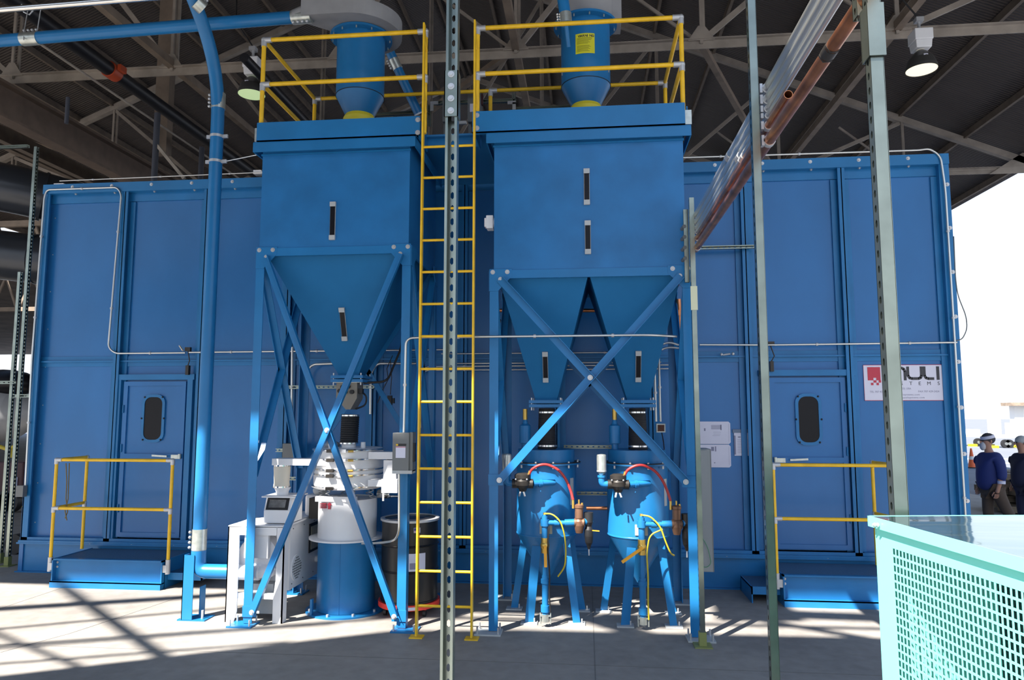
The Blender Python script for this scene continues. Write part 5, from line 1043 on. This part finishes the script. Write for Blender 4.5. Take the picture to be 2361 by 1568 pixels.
# ================================================================ LAMPS
def lamp(x, y, zr, label, glow, tilt=0):
    t = thing('high_bay_lamp', label, 'lamp', (x, y, zr)); r_ = .205
    sh_ = MB().lathe((x, y, zr), [(r_, 0), (r_ * .97, .05), (r_ * .80, .15), (r_ * .52, .23), (r_ * .30, .27), (.05, .28)], 32, caps=False).build('reflector', mat('dark aluminium shade', (.10, .10, .10), .35, .6), t)
    MB().lathe((x, y, zr), [(r_ * .96, .004), (r_ * .96, .006)], 32).build('glowing_lens', glow, t); MB().box(x - .035, x + .02, y - r_ * .8, y - r_ * .8 + .01, zr + .11, zr + .16).build('label_tag', 'paper', t)
    MB().box(x - .11, x + .13, y - .12, y + .12, zr + .40, zr + .56).frustum((x - .09, x + .11, y - .10, y + .10), zr + .29, (x - .10, x + .12, y - .11, y + .11), zr + .40).build('ballast_housing', 'white', t, bevel=.01)
    MB().cyl((x, y, zr + .56), (x, y, zr + .70), .02, n=10).box(x - .05, x + .05, y - .05, y + .05, zr + .70, zr + .76).build('hook_mount', 'alu', t)
    MB().tube([(x, y, zr + .76), (x - .3, y, zr + 1.2), (x - .32, y, roofz(x - .3) - .2)], .012).build('power_cord', 'black', t)
lamp(-5.02, 10, 6.83, 'high bay lamp glowing greenish left of the left guard rail', 'glowgreen'); lamp(4.69, 10, 6.73, 'high bay lamp glowing warm white at upper right', 'glowwarm')
# ================================================================ TEAL CABINET (near right)
ca = math.radians(7.5); CC = P(2016, 1191, 2.30); CXc, CYc, CH = CC.x, CC.y, CC.z
def cb(u, v, z): return V((CXc + u * math.cos(ca) + v * math.sin(ca) * 1, CYc + u * math.sin(ca) - v * math.cos(ca), z))   # u to the right along the back, v toward the camera
t = thing('teal_cabinet', 'pale teal perforated sheet metal cabinet at the lower right corner', 'cabinet', (CXc + .4, CYc - .6, 0))
Wc, Dc = 1.15, 1.55
def cbox(mb, u0, u1, v0, v1, z0, z1):
    p = [cb(u, v, z) for z in (z0, z1) for u, v in ((u0, v0), (u1, v0), (u1, v1), (u0, v1))]; return mb.add(p, [(0, 1, 2, 3), (7, 6, 5, 4), (4, 5, 1, 0), (5, 6, 2, 1), (6, 7, 3, 2), (7, 4, 0, 3)])
q = MB(); cbox(q, -.012, Wc, -.012, Dc, CH - .012, CH); top_ = q.build('top_cover', 'topmirror', t)
q = MB(); cbox(q, -.014, -.010, -.014, Dc, CH - .030, CH + .001); cbox(q, -.014, Wc, -.014, -.010, CH - .030, CH + .001); q.build('cover_rim', 'teal', t)
q = MB(); c = cb(-.015, .03, CH - .020); q.hexbolt(c, (-1, -.1, 0), .004, .005); q.hexbolt(c + V((.0, -.022, .003)), (-1, -.1, 0), .004, .005); each(q, 'rim_bolt', 'bolt', t)
# left side: perforated sheet (real rectangular openings)
u = MB(); pv0, pz1 = .085, CH - .0765; pw, ph, hw, hh = .0169, .0238, .0105, .0175; nv, nz = 84, 62; side = [(-.0, .0)]
cbox(u, 0, .0012, .006, pv0, .0, CH - .012); cbox(u, 0, .0012, pv0, Dc, pz1, CH - .012); cbox(u, 0, .0012, pv0 + nv * pw, Dc, .0, pz1); cbox(u, 0, .0012, pv0, pv0 + nv * pw, 0, pz1 - nz * ph)
for k in range(nz): cbox(u, 0.0002, .0010, pv0, pv0 + nv * pw, pz1 - (k + 1) * ph, pz1 - (k + 1) * ph + (ph - hh))
for k in range(nv): cbox(u, .0004, .0008, pv0 + k * pw, pv0 + k * pw + (pw - hw), pz1 - nz * ph, pz1)
u.build('perforated_panel', 'teal', t)
q = MB(); cbox(q, 0, Wc, 0, .004, 0, CH - .012); cbox(q, Wc - .004, Wc, 0, Dc, 0, CH - .012); q.build('back_panel', 'teal', t)
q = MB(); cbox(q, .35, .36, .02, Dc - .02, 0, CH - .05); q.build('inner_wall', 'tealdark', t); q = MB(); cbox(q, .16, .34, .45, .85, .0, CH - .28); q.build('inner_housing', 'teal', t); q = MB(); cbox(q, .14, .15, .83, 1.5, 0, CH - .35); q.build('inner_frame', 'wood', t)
# ================================================================ OUTDOORS, RIGHT
def skin_obj(name, verts, edges, m, parent, sub=2):
    me = bpy.data.meshes.new('tmp'); L_ = WL[parent.name]; me.from_pydata([tuple(V(v[:3]) - L_) for v in verts], edges, [])
    o = bpy.data.objects.new('tmp', me); C.objects.link(o); md = o.modifiers.new('s', 'SKIN'); md.use_smooth_shade = True
    for i, v in enumerate(verts): r = v[3]; o.data.skin_vertices[0].data[i].radius = (r, v[4] if len(v) > 4 else r); o.data.skin_vertices[0].data[i].use_root = (i == 0)
    ss = o.modifiers.new('ss', 'SUBSURF'); ss.levels = sub; ss.render_levels = sub
    dg = bpy.context.evaluated_depsgraph_get(); dg.update(); nm = bpy.data.meshes.new_from_object(o.evaluated_get(dg)); bpy.data.objects.remove(o)
    nm.materials.clear(); nm.materials.append(M[m]); r_ = bpy.data.objects.new(name, nm); C.objects.link(r_); r_.parent = parent; WL[r_.name] = L_
    for p in nm.polygons: p.use_smooth = True
    return r_
def person(x, y, h, label, top, bottom, belly=.16, beard=True, hat='hair'):
    t = thing('person', label, 'person', (x, y, 0)); k = h / 1.72
    def q(dx, dy, z, r, r2=None): return (x + dx * k, y + dy * k, z * k, r * k, (r2 or r) * k)
    # facing -X (left), walking: body as one continuous skin
    vs = [q(0, 0, .93, .13, .15), q(.0, 0, 1.12, .14, .16), q(.01, 0, 1.32, .13, .17), q(.0, 0, 1.44, .06, .07), q(-.02, 0, 1.50, .055), q(-.03, 0, 1.57, .075, .07), q(-.035, 0, 1.65, .085, .075), q(-.03, 0, 1.70, .05),
          q(0, .10, .86, .085), q(-.03, .10, .50, .06), q(.0, .10, .09, .042), q(-.12, .10, .05, .035),
          q(.02, -.10, .86, .085), q(.16, -.10, .50, .06), q(.34, -.10, .16, .042), q(.25, -.10, .07, .035),
          q(.02, -.19, 1.36, .055), q(.04, -.23, 1.10, .043), q(-.02, -.22, .88, .033), q(-.04, -.21, .80, .03),
          q(.02, .19, 1.36, .055), q(.0, .23, 1.10, .043), q(-.08, .22, .90, .033), q(-.10, .21, .82, .03)]
    es = [(0, 1), (1, 2), (2, 3), (3, 4), (4, 5), (5, 6), (6, 7), (0, 8), (8, 9), (9, 10), (10, 11), (0, 12), (12, 13), (13, 14), (14, 15), (2, 16), (16, 17), (17, 18), (18, 19), (2, 20), (20, 21), (21, 22), (22, 23)]
    body = skin_obj('body', vs, es, 'skin', t)
    f = MB()
    for sgn in (-1, 1):
        hx, hz = (-.04, .80) if sgn < 0 else (-.10, .82)
        for j in range(4): f.tube([V((x, y, 0)) + V((hx - .03 + .018 * j, sgn * .215, hz - .01)) * k, V((x, y, 0)) + V((hx - .035 + .018 * j, sgn * .212, hz - .05)) * k, V((x, y, 0)) + V((hx - .05 + .018 * j, sgn * .205, hz - .085 + .006 * abs(j - 1.5))) * k], [.009 * k, .008 * k, .006 * k], 6)
        f.tube([V((x, y, 0)) + V((hx - .03, sgn * .20, hz + .02)) * k, V((x, y, 0)) + V((hx - .055, sgn * .19, hz - .02)) * k, V((x, y, 0)) + V((hx - .06, sgn * .185, hz - .045)) * k], [.011 * k, .009 * k, .007 * k], 6)
    f.build('fingers', 'skin', t)
    sv = [q(.0, 0, .80, .20, .21), q(-.01, 0, 1.00, belly + .06, .22), q(-.005, 0, 1.18, belly + .045, .22), q(.015, 0, 1.34, .175, .22), q(.005, 0, 1.44, .075, .085), q(.025, -.20, 1.36, .09), q(.045, -.245, 1.10, .075), q(.02, -.245, 1.0, .068), q(.025, .20, 1.36, .09), q(.0, .245, 1.10, .075), q(-.04, .24, 1.0, .068)]
    skin_obj('shirt', sv, [(0, 1), (1, 2), (2, 3), (3, 4), (3, 5), (5, 6), (6, 7), (3, 8), (8, 9), (9, 10)], top, t)
    tv = [q(0, 0, .92, .14, .16), q(0, .10, .84, .105), q(-.03, .10, .50, .085), q(.0, .10, .12, .072), q(.02, -.10, .84, .105), q(.16, -.10, .50, .085), q(.34, -.10, .19, .07)]
    skin_obj('trousers', tv, [(0, 1), (1, 2), (2, 3), (0, 4), (4, 5), (5, 6)], bottom, t)
    s_ = MB().ball(V((x - .06 * k, y + .10 * k, .045 * k)), .05 * k, 12, (2.3, .9, .85)); s_.build('shoe', 'castiron', t)
    s_ = MB().ball(V((x + .28 * k, y - .10 * k, .06 * k)), .05 * k, 12, (2.2, .9, .85)); s_.build('shoe', 'castiron', t)
    hd_ = MB().ball(V((x - .005 * k, y, 1.655 * k)), .105 * k, 16, (1.0, .84, .9)); hd_.build('hair', hat, t)
    fc = MB()
    for sgn in (-1, 1): fc.ball(V((x - .108 * k, y + sgn * .032 * k, 1.625 * k)), .012 * k, 8); 
    fc.build('eyes', 'castiron', t); MB().ball(V((x - .122 * k, y, 1.60 * k)), .018 * k, 8, (1, .7, 1.4)).build('nose', 'skin', t); MB().ball(V((x - .005, y - .085 * k, 1.61 * k)), .022 * k, 8, (.7, .5, 1.3)).ball(V((x - .005, y + .085 * k, 1.61 * k)), .022 * k, 8, (.7, .5, 1.3)).build('ears', 'skin', t)
    if beard: MB().ball(V((x - .095 * k, y, 1.535 * k)), .055 * k, 12, (.8, 1, 1.3)).build('beard', 'beard', t)
    else: MB().ball(V((x - .115 * k, y, 1.555 * k)), .014 * k, 8, (.5, 1.8, .5)).build('mouth', 'maroon', t)
    cu_ = MB().cyl(V((x + .02 * k, y - .245 * k, .955 * k)), V((x + .022 * k, y - .245 * k, 1.0 * k)), .055 * k, n=14); cu_.build('cuff', 'paper', t)
    return t
g1 = P(2285, 1100, 12.0); pt = person(g1.x, 12.0, 1.66, 'bearded person in loose blue shirt and brown trousers walking left outside', 'shirt', 'khaki')
MB().lathe((g1.x - .01, 12.0, 1.60), [(.098, 0), (.100, .02), (.096, .045)], 20, ax=(-.25, 0, 1)).build('headband', 'paper', pt)
g2 = P(2362, 1100, 12.8); person(g2.x, 12.8, 1.60, 'person in dark navy jacket cut off by the right edge of the photo', 'navy', 'navy', .13, False, 'ltgrey')
# lumber stacks behind the people
t = thing('lumber_stack', 'low stack of weathered planks lying behind the bearded person', 'lumber', (10.2, 16.3, 0))
for j in range(5):
    for i in range(3): MB().box(8.3 + .12 * ((i * 7 + j * 3) % 4), 12.6 + .1 * ((i + j) % 3), 15.3 + i * .42 + .05 * (j % 2), 15.68 + i * .42, .03 + j * .16, .15 + j * .16).build('plank', 'wood', t)
# cones
def cone(x, y, label):
    t = thing('traffic_cone', label, 'traffic cone', (x, y, 0)); MB().lathe((x, y, 0), [(.13, .02), (.03, .7), (.02, .71)], 20).build('cone_body', mat('cone orange', (.9, .16, .05), .5), t); MB().box(x - .18, x + .18, y - .18, y + .18, 0, .03).build('cone_base', 'black', t); MB().lathe((x, y, 0), [(.098, .3), (.077, .42)], 20, caps=False).build('white_band', 'line', t)
c1 = P(2241, 1070, 28); cone(c1.x, 28, 'small orange traffic cone just right of the booth corner'); c2 = P(2356, 1068, 26); cone(c2.x, 26, 'orange traffic cone in front of the right edge trailer')
# road lines
for k, (y0_, y1_, L) in enumerate(((33, 34, 'farther'), (30.5, 31, 'nearer'))):
    q = MB(); q.box(10, 60, y0_, y1_, -.003, .002); tag(q.build('painted_line', 'line'), L + ' white painted line crossing the asphalt outside', 'line')
# trailers / carts
def cart(px0, px1, Y, label, body, hgt=1.1):
    a, b = P(px0, 1050, Y), P(px1, 1050, Y); t = thing('baggage_cart', label, 'cart', ((a.x + b.x) / 2, Y, 0)); MB().box(a.x, b.x, Y, Y + 1.4, .55, .70).build('deck', body, t)
    MB().box(a.x + .1, b.x - .6, Y + .1, Y + 1.3, .7, hgt).build('load', 'white', t)
    for xx in (a.x + .5, b.x - .5): o = MB().cyl((xx, Y - .12, .24), (xx, Y + .05, .24), .24, n=20).build('wheel', 'black', t); MB().cyl((xx, Y - .14, .24), (xx, Y - .12, .24), .09, n=14).build('hub', 'grey', o)
    for xx in (a.x + 1.1, b.x - 1.2): MB().box(xx - .2, xx + .2, Y - .3, Y, .0, .14).build('wheel_chock', 'yhose', t)
cart(2236, 2290, 46, 'pale flat cart parked left of the bearded person', 'plate', 1.0); cart(2306, 2341, 44, 'white wedge nosed trailer parked right of the bearded person', 'white', 1.6); cart(2347, 2380, 45, 'white cart cut by the right edge of the photo', 'white', 1.4)
# far building
t = thing('pale_building', 'overexposed pale building with a flat roof at the right edge', 'building', (53, 70, 0)); a = P(2322, 936, 70); a.x -= .0
MB().box(a.x + .6, a.x + 30, 70, 70.8, 0, a.z).build('wall', 'facade', t); MB().box(a.x, a.x + 31, 69.3, 71, a.z, a.z + .30).build('roof', 'steelbrown', t)
for k in range(4): MB().box(a.x + 2.6 + 2.3 * k, a.x + 4.0 + 2.3 * k, 69.9, 70, a.z - 1.5, a.z - .3).build('window', 'grey', t)
# ================================================================ OUTDOORS, LEFT
t = thing('parked_aircraft', 'grey white aircraft nose partly hidden behind the left strut posts', 'aircraft', (-18, 20, .8))
MB().lathe((-24.5, 19.0, 2.0), [(.05, 8.9), (.35, 8.6), (.7, 8.0), (.95, 7.2), (1.08, 6), (1.1, 0)], 36, ax=(1, .05, 0)).build('fuselage', 'plane', t)
MB().ball((-16.9, 19.2, 2.85), .75, 18, (1.5, .6, .55)).build('canopy', 'dark', t); MB().lathe((-20, 18.2, .95), [(.5, 0), (.55, .5), (.5, 3.1), (.3, 3.2)], 24, ax=(1, 0, 0)).build('engine_pod', 'plane', t)
MB().cyl((-17.4, 19.0, 0), (-17.4, 19.0, 1.1), .06, n=10).cyl((-17.4, 18.9, .28), (-17.4, 19.1, .28), .28, n=18).build('nose_gear', 'castiron', t)
t = thing('ground_power_cart', 'dark maroon equipment cart standing below the aircraft at far left', 'cart', (-11.3, 13.5, 0))
a, b = P(-10, 1065, 13.5), P(47, 1178, 13.5); MB().box(a.x, b.x, 13.5, 14.6, .3, a.z).build('housing', 'maroon', t, bevel=.03); MB().box(b.x - .25, b.x - .1, 13.48, 13.5, a.z - .5, a.z - .3).build('label_plate', 'paper', t)
for xx in (a.x + .25, b.x - .25): MB().cyl((xx, 13.45, .22), (xx, 13.6, .22), .22, n=18).build('wheel', 'black', t)
q = MB(); a = P(50, 1150, 14.5); q.box(a.x, a.x + .25, 14.4, 14.9, 0, .12); tag(q.build('wheel_chock', 'yhose'), 'yellow wheel chock on the floor behind the left strut posts', 'chock')
q = MB(); a = P(20, 1035, 17); q.tube([P(0, 1030, 17), P(18, 1036, 17), P(38, 1028, 17)], .05).tube([P(26, 1030, 17), P(28, 1055, 17)], .06); tag(q.build('tow_bar', 'yhose'), 'yellow tow bar leaning under the aircraft at far left', 'tow bar')
q = MB().cyl((-8.1, 9.6, .14), (-8.1, 9.85, .14), .14, n=20); tag(q.build('spare_wheel', 'black'), 'dark wheel lying beside the left foot of the booth', 'wheel')
